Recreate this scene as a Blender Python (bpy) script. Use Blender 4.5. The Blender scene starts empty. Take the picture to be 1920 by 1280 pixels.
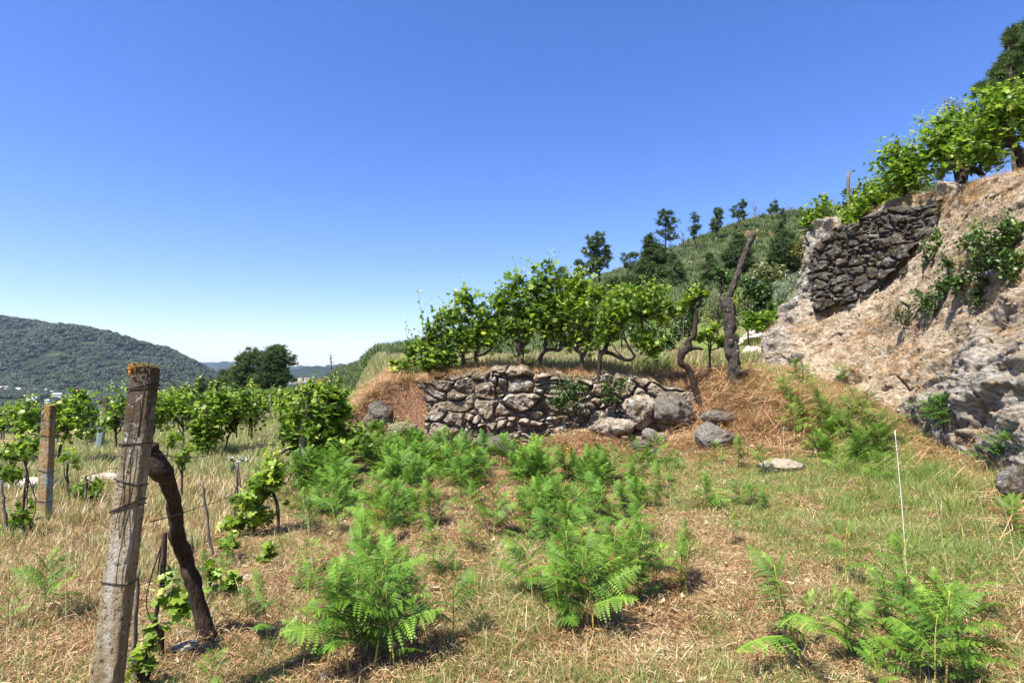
import bpy, math, random
import numpy as np

# ------------------------------------------------------------------ camera, sky, sun, exposure
SC = bpy.context.scene
COL = SC.collection
EYE = 1.65
F = 1066.7          # focal length in pixels of the 1920 px wide photograph
PITCH = math.radians(3.22)
cam = bpy.data.objects.new('camera', bpy.data.cameras.new('camera'))
COL.objects.link(cam)
cam.data.sensor_width = 36.0
cam.data.lens = 20.0
cam.data.clip_start = 0.05
cam.data.clip_end = 60000
cam.location = (0, 0, EYE)
cam.rotation_euler = (math.pi / 2 + PITCH, 0, 0)
SC.camera = cam

SUN_EL = math.radians(60)
SUN_AZ = math.radians(-136)     # compass angle of the sun seen from above, 0 = straight ahead (+Y), clockwise
sd = (math.sin(SUN_AZ) * math.cos(SUN_EL), math.cos(SUN_AZ) * math.cos(SUN_EL), math.sin(SUN_EL))
W = bpy.data.worlds.new('World')
SC.world = W
W.use_nodes = True
nt = W.node_tree
bg = nt.nodes['Background']
sky = nt.nodes.new('ShaderNodeTexSky')
sky.sky_type = 'NISHITA'
sky.sun_disc = False
sky.sun_elevation = SUN_EL
sky.sun_rotation = SUN_AZ
sky.altitude = 300
sky.air_density = 1.0
sky.dust_density = 0.6
sky.ozone_density = 3.0
hs = nt.nodes.new("ShaderNodeHueSaturation"); hs.inputs["Saturation"].default_value = 1.25; hs.inputs["Hue"].default_value = 0.508
nt.links.new(sky.outputs[0], hs.inputs["Color"]); gm = nt.nodes.new("ShaderNodeMix"); gm.data_type = "RGBA"; gm.blend_type = "MULTIPLY"; gm.inputs[0].default_value = 1; gm.inputs[7].default_value = (1.21, 1.10, 1.29, 1)
nt.links.new(hs.outputs[0], gm.inputs[6]); nt.links.new(gm.outputs[2], bg.inputs[0])
bg.inputs[1].default_value = 0.085
L = bpy.data.lights.new('sun', 'SUN')
L.energy = 5.0
L.angle = math.radians(0.5)
L.color = (1.0, 0.95, 0.87)
so = bpy.data.objects.new('sun', L)
COL.objects.link(so)
from mathutils import Vector, Matrix
so.rotation_euler = Vector(sd).to_track_quat('Z', 'Y').to_euler()
SC.view_settings.view_transform = 'Standard'
SC.view_settings.look = 'None'
SC.view_settings.exposure = 1.16
SC.view_settings.gamma = 1
SC.cycles.max_bounces = 6
SC.cycles.volume_bounces = 0
SC.cycles.transparent_max_bounces = 8
SC.cycles.caustics_reflective = False
SC.cycles.caustics_refractive = False
SC.cycles.sample_clamp_indirect = 6

# ------------------------------------------------------------------ numeric helpers
RNG = np.random.default_rng(11)
random.seed(5)

def _hash(ix, iy, iz, s):
    with np.errstate(over='ignore'):
        n = (ix.astype(np.int64) * 374761393 + iy.astype(np.int64) * 668265263 + iz.astype(np.int64) * 1440662683 + s * 974711).astype(np.uint32)
        n = (n ^ (n >> np.uint32(13))) * np.uint32(1274126177)
        n = (n ^ (n >> np.uint32(15))) * np.uint32(2246822519)
        n = n ^ (n >> np.uint32(16))
    return n.astype(np.float64) / 4294967295.0

def noise(x, y, z=None, s=0):
    x = np.asarray(x, float); y = np.asarray(y, float)
    x, y = np.broadcast_arrays(x, y)
    fx = np.floor(x); fy = np.floor(y)
    tx = x - fx; ty = y - fy
    ux = tx * tx * (3 - 2 * tx); uy = ty * ty * (3 - 2 * ty)
    def lay(fz):
        a = _hash(fx, fy, fz, s); b = _hash(fx + 1, fy, fz, s)
        c = _hash(fx, fy + 1, fz, s); d = _hash(fx + 1, fy + 1, fz, s)
        return (a * (1 - ux) + b * ux) * (1 - uy) + (c * (1 - ux) + d * ux) * uy
    if z is None:
        return lay(np.zeros_like(fx)) * 2 - 1
    z = np.broadcast_to(np.asarray(z, float), x.shape)
    fz = np.floor(z); tz = z - fz; uz = tz * tz * (3 - 2 * tz)
    return (lay(fz) * (1 - uz) + lay(fz + 1) * uz) * 2 - 1

def fbm(x, y, z=None, o=4, s=0, g=0.5):
    r = 0; a = 1.0; t = 0
    for i in range(o):
        k = 2.03 ** i
        r = r + a * noise(x * k + 17.3 * i, y * k - 9.1 * i, None if z is None else z * k + 3.7 * i, s + i)
        t += a; a *= g
    return r / t

def ss(x, a, b):
    t = np.clip((np.asarray(x, float) - a) / (np.asarray(b, float) - a), 0, 1)
    return t * t * (3 - 2 * t)

def mix(a, b, t):
    return a * (1 - t) + b * t

def pt(px, py, D):
    """world point seen at photo pixel (px, py) whose world Y is D"""
    cx = (px - 960) / F; cy = (640 - py) / F
    dy = math.cos(PITCH) - cy * math.sin(PITCH)
    dz = math.sin(PITCH) + cy * math.cos(PITCH)
    k = D / dy
    return np.array([cx * k, D, EYE + dz * k])

# ------------------------------------------------------------------ terrain height
def px_az(p):
    return (np.asarray(p, float) - 960) / F
def tan_el(py):
    cy = (640 - np.asarray(py, float)) / F
    return (math.sin(PITCH) + cy * math.cos(PITCH)) / (math.cos(PITCH) - cy * math.sin(PITCH))

BY = [-20, 2, 7, 9, 11, 14, 16.5, 18, 19.5, 40]
BXB = [5.0, 5.2, 6.5, 7.2, 7.9, 8.3, 8.0, 7.7, 7.7, 9.0]
BXT = [6.8, 7.2, 8.5, 9.0, 9.4, 10.5, 10.2, 10.0, 10.5, 12.0]
def bank_base_x(y): return np.interp(y, BY, BXB)
def bank_top_x(y): return np.interp(y, BY, BXT)
def plateau(x, y):
    return np.clip(5.3 + 0.17 * (y - 10), 4.3, 6.15) + 0.30 * np.clip(x - 13, 0, 60) + 0.004 * np.clip(y-20,0,60)

HILL_X = px_az([-400, 380, 480, 560, 640, 700, 760, 800, 870, 950, 1050, 1140, 1200, 1300, 1400, 1480, 1560, 1700, 2000, 2600])
HILL_E = tan_el([900, 835, 775, 737, 702, 684, 668, 655, 630, 598, 560, 520, 497, 458, 422, 403, 396, 360, 330, 300])
HILL_D = [60, 50, 50, 52, 58, 60, 62, 63, 66, 70, 76, 82, 86, 92, 98, 102, 105, 110, 120, 120]

MT = [  # far mountain layers: crest profile in view angles, distance of crest, distance of foot
    (px_az([-700, -300, 0, 60, 130, 200, 260, 310, 345, 380, 430, 480, 600]), tan_el([560, 575, 601, 607, 619, 634, 649, 656, 672, 690, 716, 735, 770]), 2400, 1500),
    (px_az([-700, 330, 360, 400, 430, 470, 520, 560, 700, 2600]), tan_el([700, 688, 679, 679, 682, 686, 690, 693, 692, 690]), 9000, 7200),
    (px_az([-700, 380, 430, 470, 500, 540, 580, 620, 640, 660, 690, 740, 2600]), tan_el([720, 712, 700, 697, 702, 700, 691, 689, 684, 688, 687, 697, 700]), 5200, 3600),
]

def H(x, y, detail=True):
    x = np.asarray(x, float); y = np.asarray(y, float)
    x, y = np.broadcast_arrays(x, y)
    r = np.hypot(x, y) + 1e-6
    c = np.maximum(y / r, 0.45)
    a = np.clip(x / np.maximum(y, 0.45 * r), -1.9, 1.9)
    D = r * c
    # foreground and vineyard
    z = -0.045 * np.clip(-x - 1, 0, 30) - 0.012 * np.clip(y - 5, 0, 40) + 0.045 * np.clip(x - 3, 0, 5) + 0.02*np.clip(y-6,0,6)*ss(x,0,4)
    # loose earth and straw heaped against the wall foot
    z = z + 0.42 * np.exp(-((x - 1.5) / 0.9) ** 2 - ((y - 12.6) / 0.7) ** 2) + 0.25 * np.exp(-((x - 3.9) / 1.2) ** 2 - ((y - 12.0) / 1.0) ** 2)
    z = z + 0.55 * np.exp(-((x + 3.3) / 1.1) ** 2 - ((y - 13.6) / 1.1) ** 2)
    # upper terrace
    tz = 1.50 + 0.045 * np.clip(x - 3, 0, 8) + 0.045 * np.clip(y - 13, 0, 30)
    ys = 13.3 - np.clip((x - 3.8) * 2.2, 0, 5.5)
    ye = 13.65 + np.clip((x - 5.2) * 1.6, 0, 4.5)
    tf = ss(y, ys, ye)
    xl = -2.35 - 0.26 * (y - 13)
    tl = ss(x, xl - 2.3, xl)
    z = mix(z, tz, tf * tl)
    # valley falling away beyond the vineyard
    edge = np.interp(a, [-1.9, -0.9, -0.62, -0.4, -0.3, -0.2], [15, 17, 24, 34, 40, 60])
    fall = ss(np.log(np.maximum(D, 1)), np.log(edge), math.log(620))
    drop = mix(z, -61.0, fall) - 2.5 * ss(D, edge, edge * 1.5) * (D < 900)
    # broom hill behind the terrace
    he = np.interp(a, HILL_X, HILL_E); hd = np.interp(a, HILL_X, HILL_D)
    hf = np.interp(a, [-1, -0.35, -0.1, 0.1, 0.4, 1], [40, 40, 30, 26, 27, 30])
    hz = EYE + he * hd
    t = np.clip((D - hf) / (hd - hf), 0, 1)
    up = mix(z, hz, t ** 1.25 * (1.9 - 0.9 * t) if False else t * (0.55 + 0.45 * t))
    down = mix(hz, -61.0, ss(np.log(np.maximum(D, 1)), np.log(hd), math.log(1100)))
    up = np.where(D < hd, up, down)
    bump = fbm(x / 14, y / 14, o=3, s=3) * 2.0 * ss(t, 0.1, 0.5) * (1 - 0.85*ss(t, 0.6, 0.95)) * (D < hd * 1.02)
    wl = ss(a, -0.52, -0.40)
    z = np.where(D > hf, mix(drop, up + bump * 0.8, wl), mix(drop, z, ss(D, 200, 10)))
    # far mountains
    if np.any(D > 1000):
        zz = np.full_like(z, -61.0)
        for i, (ax, ae, dc, df) in enumerate(MT):
            e = np.interp(a, ax, ae)
            cz = EYE + e * dc
            k = D + fbm(x / 300, y / 300, o=4, s=20 + i) * 160 * (dc / 2400)
            t = ss(k, df, dc * 1.02)
            rough = fbm(x / (dc / 9), y / (dc / 9), o=5, s=30 + i)
            m = mix(-61.0, cz, t ** 0.8) - (1 - ss(np.abs(D - dc) / dc, 0, 0.05)) * 0 + rough * dc * 0.035 * t * (1 - ss(t, 0.8, 0.99))
            m = np.where(D > dc * 1.02, mix(cz, -61.0, ss(D, dc * 1.02, dc * 1.3)), m)
            zz = np.maximum(zz, m)
        z = np.where(D > 1000, np.maximum(z, zz + fbm(x / 60, y / 60, o=3, s=9) * 3), z)
    # rocky bank on the right
    b0 = bank_base_x(y); b1 = bank_top_x(y)
    m = ss(x, b0 + 0.1, b1 + 0.5)
    fe = 1 - ss(y, 19.0 + 0.25 * np.clip(x - 9, 0, 30), 23.5 + 0.8 * np.clip(x - 9, 0, 30))
    m = m * fe
    z = mix(z, plateau(x, y), m) - 1.6 * m * (1 - m)
    if detail:
        near = 1 - ss(D, 40, 90)
        z = z + near * (0.035 * fbm(x / 0.7, y / 0.7, o=3, s=1) + 0.07 * fbm(x / 3.1, y / 3.1, o=2, s=2))
    return z

def hit(px, py, lo=1.5, hi=140, n=3000):
    """first ground point on the sight line through a photo pixel"""
    p = pt(px, py, 1.0)
    d = p - np.array([0, 0, EYE])
    D = np.geomspace(lo, hi, n)
    z = EYE + d[2] * D
    g = H(d[0] * D, D)
    w = np.nonzero(g > z)[0]
    if len(w) == 0:
        return np.array([d[0] * hi, hi, float(H(d[0] * hi, hi))])
    k = D[w[0]]
    return np.array([d[0] * k, k, float(H(d[0] * k, k))])

def gz(x, y):
    return float(H(x, y))

# ------------------------------------------------------------------ mesh helpers
class Geo:
    def __init__(s):
        s.V = []; s.T = []; s.Q = []; s.C = []; s.n = 0
    def add(s, V, T=None, Q=None, tint=0.5):
        V = np.asarray(V, float).reshape(-1, 3)
        if T is not None and len(T): s.T.append(np.asarray(T, np.int64).reshape(-1, 3) + s.n)
        if Q is not None and len(Q): s.Q.append(np.asarray(Q, np.int64).reshape(-1, 4) + s.n)
        s.V.append(V)
        c = np.broadcast_to(np.asarray(tint, float), (len(V),)) if np.ndim(tint) < 1 or len(np.atleast_1d(tint)) == len(V) else np.full(len(V), 0.5)
        s.C.append(np.array(c))
        s.n += len(V)
        return s
    def mesh(s, name, mats, smooth=True, extra=None):
        me = bpy.data.meshes.new(name)
        V = np.concatenate(s.V) if s.V else np.zeros((0, 3))
        T = np.concatenate(s.T) if s.T else np.zeros((0, 3), np.int64)
        Q = np.concatenate(s.Q) if s.Q else np.zeros((0, 4), np.int64)
        me.vertices.add(len(V)); me.vertices.foreach_set('co', V.astype(np.float32).ravel())
        loops = np.concatenate([T.ravel(), Q.ravel()]).astype(np.int32)
        me.loops.add(len(loops)); me.loops.foreach_set('vertex_index', loops)
        st = np.concatenate([np.arange(len(T)) * 3, len(T) * 3 + np.arange(len(Q)) * 4]).astype(np.int32)
        me.polygons.add(len(st)); me.polygons.foreach_set('loop_start', st)
        me.polygons.foreach_set('use_smooth', np.full(len(st), bool(smooth)))
        at = me.attributes.new('tint', 'FLOAT', 'POINT')
        at.data.foreach_set('value', np.concatenate(s.C).astype(np.float32))
        for k, v in (extra or {}).items():
            at = me.attributes.new(k, 'FLOAT', 'POINT')
            at.data.foreach_set('value', np.asarray(v, np.float32).ravel())
        for m in (mats if isinstance(mats, (list, tuple)) else [mats]):
            me.materials.append(m)
        me.update(calc_edges=True)
        me.validate()
        return me
    def obj(s, name, mats, parent=None, smooth=True, extra=None, origin=None):
        if origin is not None:
            s.V = [v - np.asarray(origin) for v in s.V]
        o = bpy.data.objects.new(name, s.mesh(name, mats, smooth, extra))
        COL.objects.link(o)
        if origin is not None: o.location = tuple(origin)
        if parent is not None: o.parent = parent
        return o

def tag(o, label=None, cat=None, group=None, kind=None):
    if label: o['label'] = label
    if cat: o['category'] = cat
    if group: o['group'] = group
    if kind: o['kind'] = kind
    return o

def thing(name, label, cat, loc=(0, 0, 0), group=None, rz=0):
    o = bpy.data.objects.new(name, None)
    COL.objects.link(o)
    o.empty_display_size = 0.1
    o.location = tuple(float(v) for v in loc); o.rotation_euler = (0, 0, rz)
    return tag(o, label, cat, group)

def tube(P, R, n=8, rough=0.0, seed=0, cap=True, tint=0.5, sq=0.0):
    """closed tapered tube along the polyline P"""
    P = np.asarray(P, float); R = np.broadcast_to(np.asarray(R, float), (len(P),))
    t = np.gradient(P, axis=0); t /= np.linalg.norm(t, axis=1)[:, None] + 1e-9
    ref = np.array([0.13, 0.97, 0.2]) if abs(t[0][1]) < 0.9 else np.array([1.0, 0.1, 0.1])
    V = []; nrm = ref
    for i in range(len(P)):
        u = nrm - t[i] * np.dot(nrm, t[i]); u /= np.linalg.norm(u) + 1e-9
        nrm = u
        v = np.cross(t[i], u)
        an = np.arange(n) * 2 * math.pi / n
        rr = np.full(n, R[i])
        if rough:
            q = P[i]
            rr = rr * (1 + rough * noise(q[0] * 9 + np.cos(an) * 1.7 + seed, q[1] * 9 + np.sin(an) * 1.7, q[2] * 9, seed) + 0.5 * rough * noise(np.cos(an) * 3.1 + seed, np.sin(an) * 3.1, q[2] * 28, seed + 3))
        V.append(P[i] + np.outer(np.cos(an) * rr, u) + np.outer(np.sin(an) * rr, v))
    V = np.concatenate(V)
    i = np.arange(len(P) - 1)[:, None] * n; j = np.arange(n)[None, :]; k = (j + 1) % n
    Q = np.stack([i + j, i + k, i + n + k, i + n + j], -1).reshape(-1, 4)
    T = []
    if cap:
        V = np.concatenate([V, [P[0]], [P[-1] + t[-1] * R[-1] * 0.3]])
        a = len(V) - 2; b = len(V) - 1; off = (len(P) - 1) * n
        for j in range(n):
            T.append((a, (j + 1) % n, j)); T.append((b, off + j, off + (j + 1) % n))
    return V, np.array(T, np.int64).reshape(-1, 3), Q

def smooth_path(P, k=6):
    P = np.asarray(P, float)
    if len(P) < 3: k = 2
    out = []
    n = len(P)
    for i in range(n - 1):
        p0 = P[max(i - 1, 0)]; p1 = P[i]; p2 = P[i + 1]; p3 = P[min(i + 2, n - 1)]
        for j in range(k):
            t = j / k
            out.append(0.5 * ((2 * p1) + (-p0 + p2) * t + (2 * p0 - 5 * p1 + 4 * p2 - p3) * t * t + (-p0 + 3 * p1 - 3 * p2 + p3) * t ** 3))
    out.append(P[-1])
    return np.array(out)

def rot_random(n, up=0.0, rng=RNG, tilt=1.0):
    """n rotation matrices; local Z leans towards +Z of the world when tilt is small"""
    yaw = rng.uniform(0, 2 * math.pi, n); az = rng.uniform(0, 2 * math.pi, n)
    ti = np.abs(rng.normal(0, tilt, n)) + up
    return rot_dir(az, ti, yaw)

def rot_dir(az, ti, yaw):
    """rotate about Z by yaw, then tilt by ti towards azimuth az"""
    cz, sz = np.cos(yaw), np.sin(yaw); z0 = np.zeros_like(cz); o = np.ones_like(cz)
    R1 = np.stack([np.stack([cz, -sz, z0], -1), np.stack([sz, cz, z0], -1), np.stack([z0, z0, o], -1)], 1)
    ax = np.stack([-np.sin(az), np.cos(az), z0], -1)
    c, s_ = np.cos(ti), np.sin(ti)
    K = np.zeros((len(c), 3, 3))
    K[:, 0, 1] = -ax[:, 2]; K[:, 0, 2] = ax[:, 1]; K[:, 1, 0] = ax[:, 2]; K[:, 1, 2] = -ax[:, 0]; K[:, 2, 0] = -ax[:, 1]; K[:, 2, 1] = ax[:, 0]
    R2 = np.eye(3)[None] + s_[:, None, None] * K + (1 - c)[:, None, None] * (K @ K)
    return R2 @ R1

def stamp(g, tv, tt, pos, R, sc, tint, tq=None):
    """copies of a template (verts tv, tris tt) at pos with rotation R and scale sc, into Geo g"""
    n = len(pos)
    if n == 0: return
    sc = np.broadcast_to(np.asarray(sc, float), (n,))
    V = np.einsum('nij,kj->nki', R, tv) * sc[:, None, None] + pos[:, None, :]
    k = len(tv)
    off = (np.arange(n) * k)[:, None, None]
    T = (np.asarray(tt)[None] + off).reshape(-1, 3) if tt is not None and len(tt) else None
    Q = (np.asarray(tq)[None] + off).reshape(-1, 4) if tq is not None and len(tq) else None
    g.add(V.reshape(-1, 3), T, Q, np.repeat(np.broadcast_to(tint, (n,)), k))

# ------------------------------------------------------------------ material helpers
def new_mat(name):
    m = bpy.data.materials.new(name); m.use_nodes = True
    t = m.node_tree; b = t.nodes['Principled BSDF']
    return m, t, b
def nd(t, typ, **kw):
    n = t.nodes.new(typ)
    for k, v in kw.items():
        if k.startswith('i_'): n.inputs[k[2:].replace('_', ' ')].default_value = v
        else: setattr(n, k, v)
    return n
def ramp(t, fac, stops, interp='LINEAR'):
    r = nd(t, 'ShaderNodeValToRGB'); r.color_ramp.interpolation = interp
    e = r.color_ramp.elements
    while len(e) < len(stops): e.new(0.5)
    for i, (p, c) in enumerate(stops):
        e[i].position = p; e[i].color = (c[0], c[1], c[2], 1) if len(c) == 3 else c
    t.links.new(fac, r.inputs[0]); return r.outputs[0]
def mixc(t, f, a, b, mode='MIX'):
    m = nd(t, 'ShaderNodeMix', data_type='RGBA', blend_type=mode)
    for i, v in ((0, f), (6, a), (7, b)):
        if hasattr(v, 'is_output'): t.links.new(v, m.inputs[i])
        else: m.inputs[i].default_value = v if i == 0 else (v[0], v[1], v[2], 1)
    return m.outputs[2]
def mth(t, op, a, b=0.0, c=None, clamp=False):
    m = nd(t, 'ShaderNodeMath', operation=op, use_clamp=clamp)
    for i, v in ((0, a), (1, b), (2, c)):
        if v is None: continue
        if hasattr(v, 'is_output'): t.links.new(v, m.inputs[i])
        else: m.inputs[i].default_value = v
    return m.outputs[0]
def attr(t, name='tint'):
    return nd(t, 'ShaderNodeAttribute', attribute_name=name).outputs['Fac']
def ntex(t, scale, detail=4, rough=0.55, vec=None, dist=0.0):
    n = nd(t, 'ShaderNodeTexNoise'); n.inputs['Scale'].default_value = scale; n.inputs['Detail'].default_value = detail
    n.inputs['Roughness'].default_value = rough; n.inputs['Distortion'].default_value = dist
    if vec is not None: t.links.new(vec, n.inputs['Vector'])
    return n.outputs['Fac']
def pos(t):
    return nd(t, 'ShaderNodeNewGeometry').outputs['Position']
def objco(t):
    return nd(t, 'ShaderNodeTexCoord').outputs['Object']
def bump(t, b, h, strength=0.5, dist=0.02):
    n = nd(t, 'ShaderNodeBump'); n.inputs['Strength'].default_value = strength; n.inputs['Distance'].default_value = dist
    t.links.new(h, n.inputs['Height']); t.links.new(n.outputs[0], b.inputs['Normal'])

def leaf_mat(name, stops, trans=0.35, rough=0.55, rnd=0.5, gloss=0.3):
    """leaf or blade: colour from the per-leaf tint plus a little per-copy variation, light passes through"""
    m, t, b = new_mat(name)
    oi = nd(t, 'ShaderNodeObjectInfo').outputs['Random']
    f = mth(t, 'ADD', attr(t), mth(t, 'MULTIPLY', mth(t, 'SUBTRACT', oi, 0.5), rnd), clamp=True)
    c = ramp(t, f, stops)
    t.links.new(c, b.inputs['Base Color'])
    b.inputs['Roughness'].default_value = rough
    b.inputs['Specular IOR Level'].default_value = gloss
    if trans > 0:
        tr = nd(t, 'ShaderNodeBsdfTranslucent')
        t.links.new(mixc(t, 0.6, c, (c_ := (1.0, 1.0, 0.35)), 'MULTIPLY'), tr.inputs[0])
        mx = nd(t, 'ShaderNodeMixShader'); mx.inputs[0].default_value = trans
        t.links.new(b.outputs[0], mx.inputs[1]); t.links.new(tr.outputs[0], mx.inputs[2])
        t.links.new(mx.outputs[0], t.nodes['Material Output'].inputs[0])
    return m

def rock_mat(name, base, dark, light, scale=1.0, lichen=(0.42, 0.44, 0.36), moss=(0.06, 0.045, 0.02), li=0.5, mo=0.45, b_d=0.03):
    m, t, b = new_mat(name)
    p = pos(t)
    n1 = ntex(t, 1.6 * scale, 6, 0.6, p); n2 = ntex(t, 9 * scale, 6, 0.7, p); n3 = ntex(t, 55 * scale, 4, 0.7, p)
    c = ramp(t, mth(t, 'ADD', mth(t, 'MULTIPLY', n1, 0.5), mth(t, 'MULTIPLY', attr(t), 0.5)), [(0.25, dark), (0.5, base), (0.75, light)])
    c = mixc(t, ramp(t, n2, [(li, (0, 0, 0)), (li + 0.08, (1, 1, 1))]), c, lichen)
    c = mixc(t, ramp(t, ntex(t, 4.3 * scale, 6, 0.75, p, 0.4), [(mo, (1, 1, 1)), (mo + 0.1, (0, 0, 0))]), c, moss)
    c = mixc(t, ramp(t, n3, [(0.35, (0.75, 0.75, 0.75)), (0.6, (0, 0, 0))]), c, (dark[0] * 0.5, dark[1] * 0.5, dark[2] * 0.5))
    t.links.new(c, b.inputs['Base Color']); b.inputs['Roughness'].default_value = 0.95
    b.inputs['Specular IOR Level'].default_value = 0.15
    bump(t, b, mth(t, 'ADD', mth(t, 'MULTIPLY', n2, 0.7), mth(t, 'MULTIPLY', n3, 0.4)), 0.9, b_d)
    return m

def bark_mat(name, a, c_, li=(0.3, 0.3, 0.27), lt=0.62):
    m, t, b = new_mat(name)
    p = pos(t)
    mp = nd(t, 'ShaderNodeMapping'); t.links.new(p, mp.inputs[0]); mp.inputs['Scale'].default_value = (1, 1, 0.22)
    n = ntex(t, 60, 5, 0.7, mp.outputs[0]); n2 = ntex(t, 18, 5, 0.7, p)
    c = ramp(t, n, [(0.35, a), (0.65, c_)])
    c = mixc(t, ramp(t, n2, [(lt, (0, 0, 0)), (lt + 0.06, (1, 1, 1))]), c, li)
    t.links.new(c, b.inputs['Base Color']); b.inputs['Roughness'].default_value = 0.9
    b.inputs['Specular IOR Level'].default_value = 0.2
    bump(t, b, n, 1.0, 0.012)
    return m
def plain(name, col, rough=0.7, metal=0.0, var=0.25, scale=20):
    m, t, b = new_mat(name)
    n = ntex(t, scale, 5, 0.65, pos(t))
    t.links.new(ramp(t, n, [(0.3, tuple(v * (1 - var) for v in col)), (0.7, tuple(min(1, v * (1 + var)) for v in col))]), b.inputs['Base Color'])
    b.inputs['Roughness'].default_value = rough; b.inputs['Metallic'].default_value = metal
    return m

# ------------------------------------------------------------------ ground sheet
def regions(x, y):
    """colour regions of the ground: green share, red-brown litter share, bare share"""
    n1 = fbm(x / 1.3, y / 1.3, o=4, s=51); n2 = fbm(x / 3.7, y / 3.7, o=3, s=52)
    g = 0.42 + 0.5 * n2 + 0.35 * n1
    # greener: grassy strip climbing along the bank, terrace top
    d = x - bank_base_x(y)
    strip = 0.85 * np.exp(-((d + 1.7) / 1.7) ** 2) * ss(y, 3.5, 6.5) * (1 - ss(y, 22, 30))
    g = g + 0.45 * strip
    terr = ss(y, 14.2, 15.2) * ss(x, -2.4 - 0.26 * (y - 13), -1.6 - 0.26 * (y - 13)) * (1 - ss(y, 34, 44))
    g = g + 0.5 * terr
    vine = (1 - ss(x, -3.9, -2.7)) * (y > 2)
    g = g - 0.25 * vine * (1 - ss(y, 14, 30)) + 0.1 * vine * ss(y, 14, 30)
    # straw and needles: wall top edge, slopes beside the wall, foot of the bank
    r = 0.20 + 0.5 * fbm(x / 2.1, y / 2.1, o=3, s=53) - 0.4 * strip
    slope = np.exp(-((x - 5.2) / 1.6) ** 2 - ((y - 12.4) / 1.9) ** 2) + np.exp(-((x + 3.6) / 1.5) ** 2 - ((y - 14.3) / 1.8) ** 2)
    edge = np.exp(-((y - 13.9) / 0.6) ** 2) * ss(x, -4.5, -2.5) * (1 - ss(x, 5, 7)) + np.exp(-((y - 12.4) / 0.8) ** 2) * ss(x, -3.5, -2) * (1 - ss(x, 5, 7))
    foot = np.exp(-((d + 0.1) / 0.8) ** 2) * ss(y, 2, 5) * (1 - ss(y, 16, 19))
    r = r + 0.8 * slope + 0.7 * edge + 0.5 * foot
    g = g - 0.9 * slope - 0.6 * edge - 0.3 * foot
    return np.clip(g, 0, 1), np.clip(r, 0, 1)

th = np.concatenate([np.arange(-52, 52, 0.2), np.arange(52, 308, 4.0)]) * math.pi / 180
rr = np.geomspace(0.35, 11500, 860)
TH, RR = np.meshgrid(th, rr)
GX = RR * np.sin(TH); GY = RR * np.cos(TH)
GZ = H(GX, GY)
# keep the sheet well under the separate rock bank surface
GD = RR * np.maximum(np.cos(TH), 0.45)
nth = len(th); nr = len(rr)
g = Geo()
i = np.arange(nr - 1)[:, None] * nth; j = np.arange(nth)[None, :]; k = (j + 1) % nth
Q = np.stack([i + j, i + k, i + nth + k, i + nth + j], -1).reshape(-1, 4)
Q = Q[:, ::-1]
ctr = np.array([[0, 0, gz(0, 0)]])
V = np.concatenate([np.stack([GX, GY, GZ], -1).reshape(-1, 3), ctr])
T = [(len(V) - 1, (q + 1) % nth, q) for q in range(nth)]
g.add(V, T, Q, 0.5)
gr_, re_ = regions(GX, GY)
far = ss(GD, 30, 45)
one = np.zeros(1)
def cat1(a): return np.concatenate([a.ravel(), one])

mg, t, b = new_mat('ground')
p = pos(t)
fine = ntex(t, 38, 6, 0.75, p); med = ntex(t, 6, 5, 0.65, p); big = ntex(t, 1.1, 4, 0.6, p)
straw = ramp(t, fine, [(0.36, (0.035, 0.02, 0.01)), (0.48, (0.22, 0.13, 0.07)), (0.60, (0.46, 0.31, 0.17)), (0.74, (0.70, 0.56, 0.38))])
red = ramp(t, fine, [(0.36, (0.02, 0.011, 0.007)), (0.48, (0.16, 0.085, 0.045)), (0.60, (0.36, 0.21, 0.115)), (0.75, (0.60, 0.43, 0.28))])
grn = ramp(t, fine, [(0.3, (0.03, 0.05, 0.012)), (0.5, (0.11, 0.15, 0.035)), (0.72, (0.30, 0.30, 0.10))])
c = mixc(t, ramp(t, attr(t, 'red'), [(0.15, (0, 0, 0)), (0.5, (1, 1, 1))]), straw, red)
c = mixc(t, ramp(t, mth(t, 'ADD', attr(t, 'green'), mth(t, 'MULTIPLY', mth(t, 'SUBTRACT', med, 0.5), 0.8)), [(0.35, (0, 0, 0)), (0.75, (1, 1, 1))]), c, grn)
# scrub and forest colours of the hills
hn = ntex(t, 0.11, 6, 0.65, p); hn2 = ntex(t, 0.9, 5, 0.7, p)
hill = ramp(t, hn, [(0.36, (0.05, 0.065, 0.028)), (0.5, (0.15, 0.17, 0.07)), (0.62, (0.22, 0.20, 0.11)), (0.74, (0.30, 0.23, 0.15))])
hill = mixc(t, ramp(t, hn2, [(0.4, (1, 1, 1)), (0.6, (0, 0, 0))]), hill, (0.028, 0.04, 0.018))
fn = ntex(t, 0.0055, 7, 0.62, p, 0.5); fn2 = ntex(t, 0.03, 5, 0.7, p)
mt_ = ramp(t, fn, [(0.44, (0.012, 0.022, 0.010)), (0.52, (0.020, 0.034, 0.014)), (0.60, (0.035, 0.052, 0.022)), (0.70, (0.06, 0.075, 0.035)), (0.78, (0.20, 0.16, 0.11))])
mt_ = mixc(t, ramp(t, fn2, [(0.42, (1, 1, 1)), (0.56, (0, 0, 0))]), mt_, (0.012, 0.02, 0.010))
c = mixc(t, attr(t, 'far'), c, hill)
c = mixc(t, attr(t, 'farther'), c, mt_)
t.links.new(c, b.inputs['Base Color']); b.inputs['Roughness'].default_value = 0.95; b.inputs['Specular IOR Level'].default_value = 0.1
bump(t, b, mth(t, 'ADD', fine, med), 0.8, 0.02)
ground = g.obj('ground', mg, extra={'green': cat1(gr_), 'red': cat1(re_), 'far': cat1(far), 'farther': cat1(ss(GD, 250, 500))})
tag(ground, 'dry grassy hillside ground reaching down the valley to the far mountains', 'ground', kind='structure')

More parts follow.
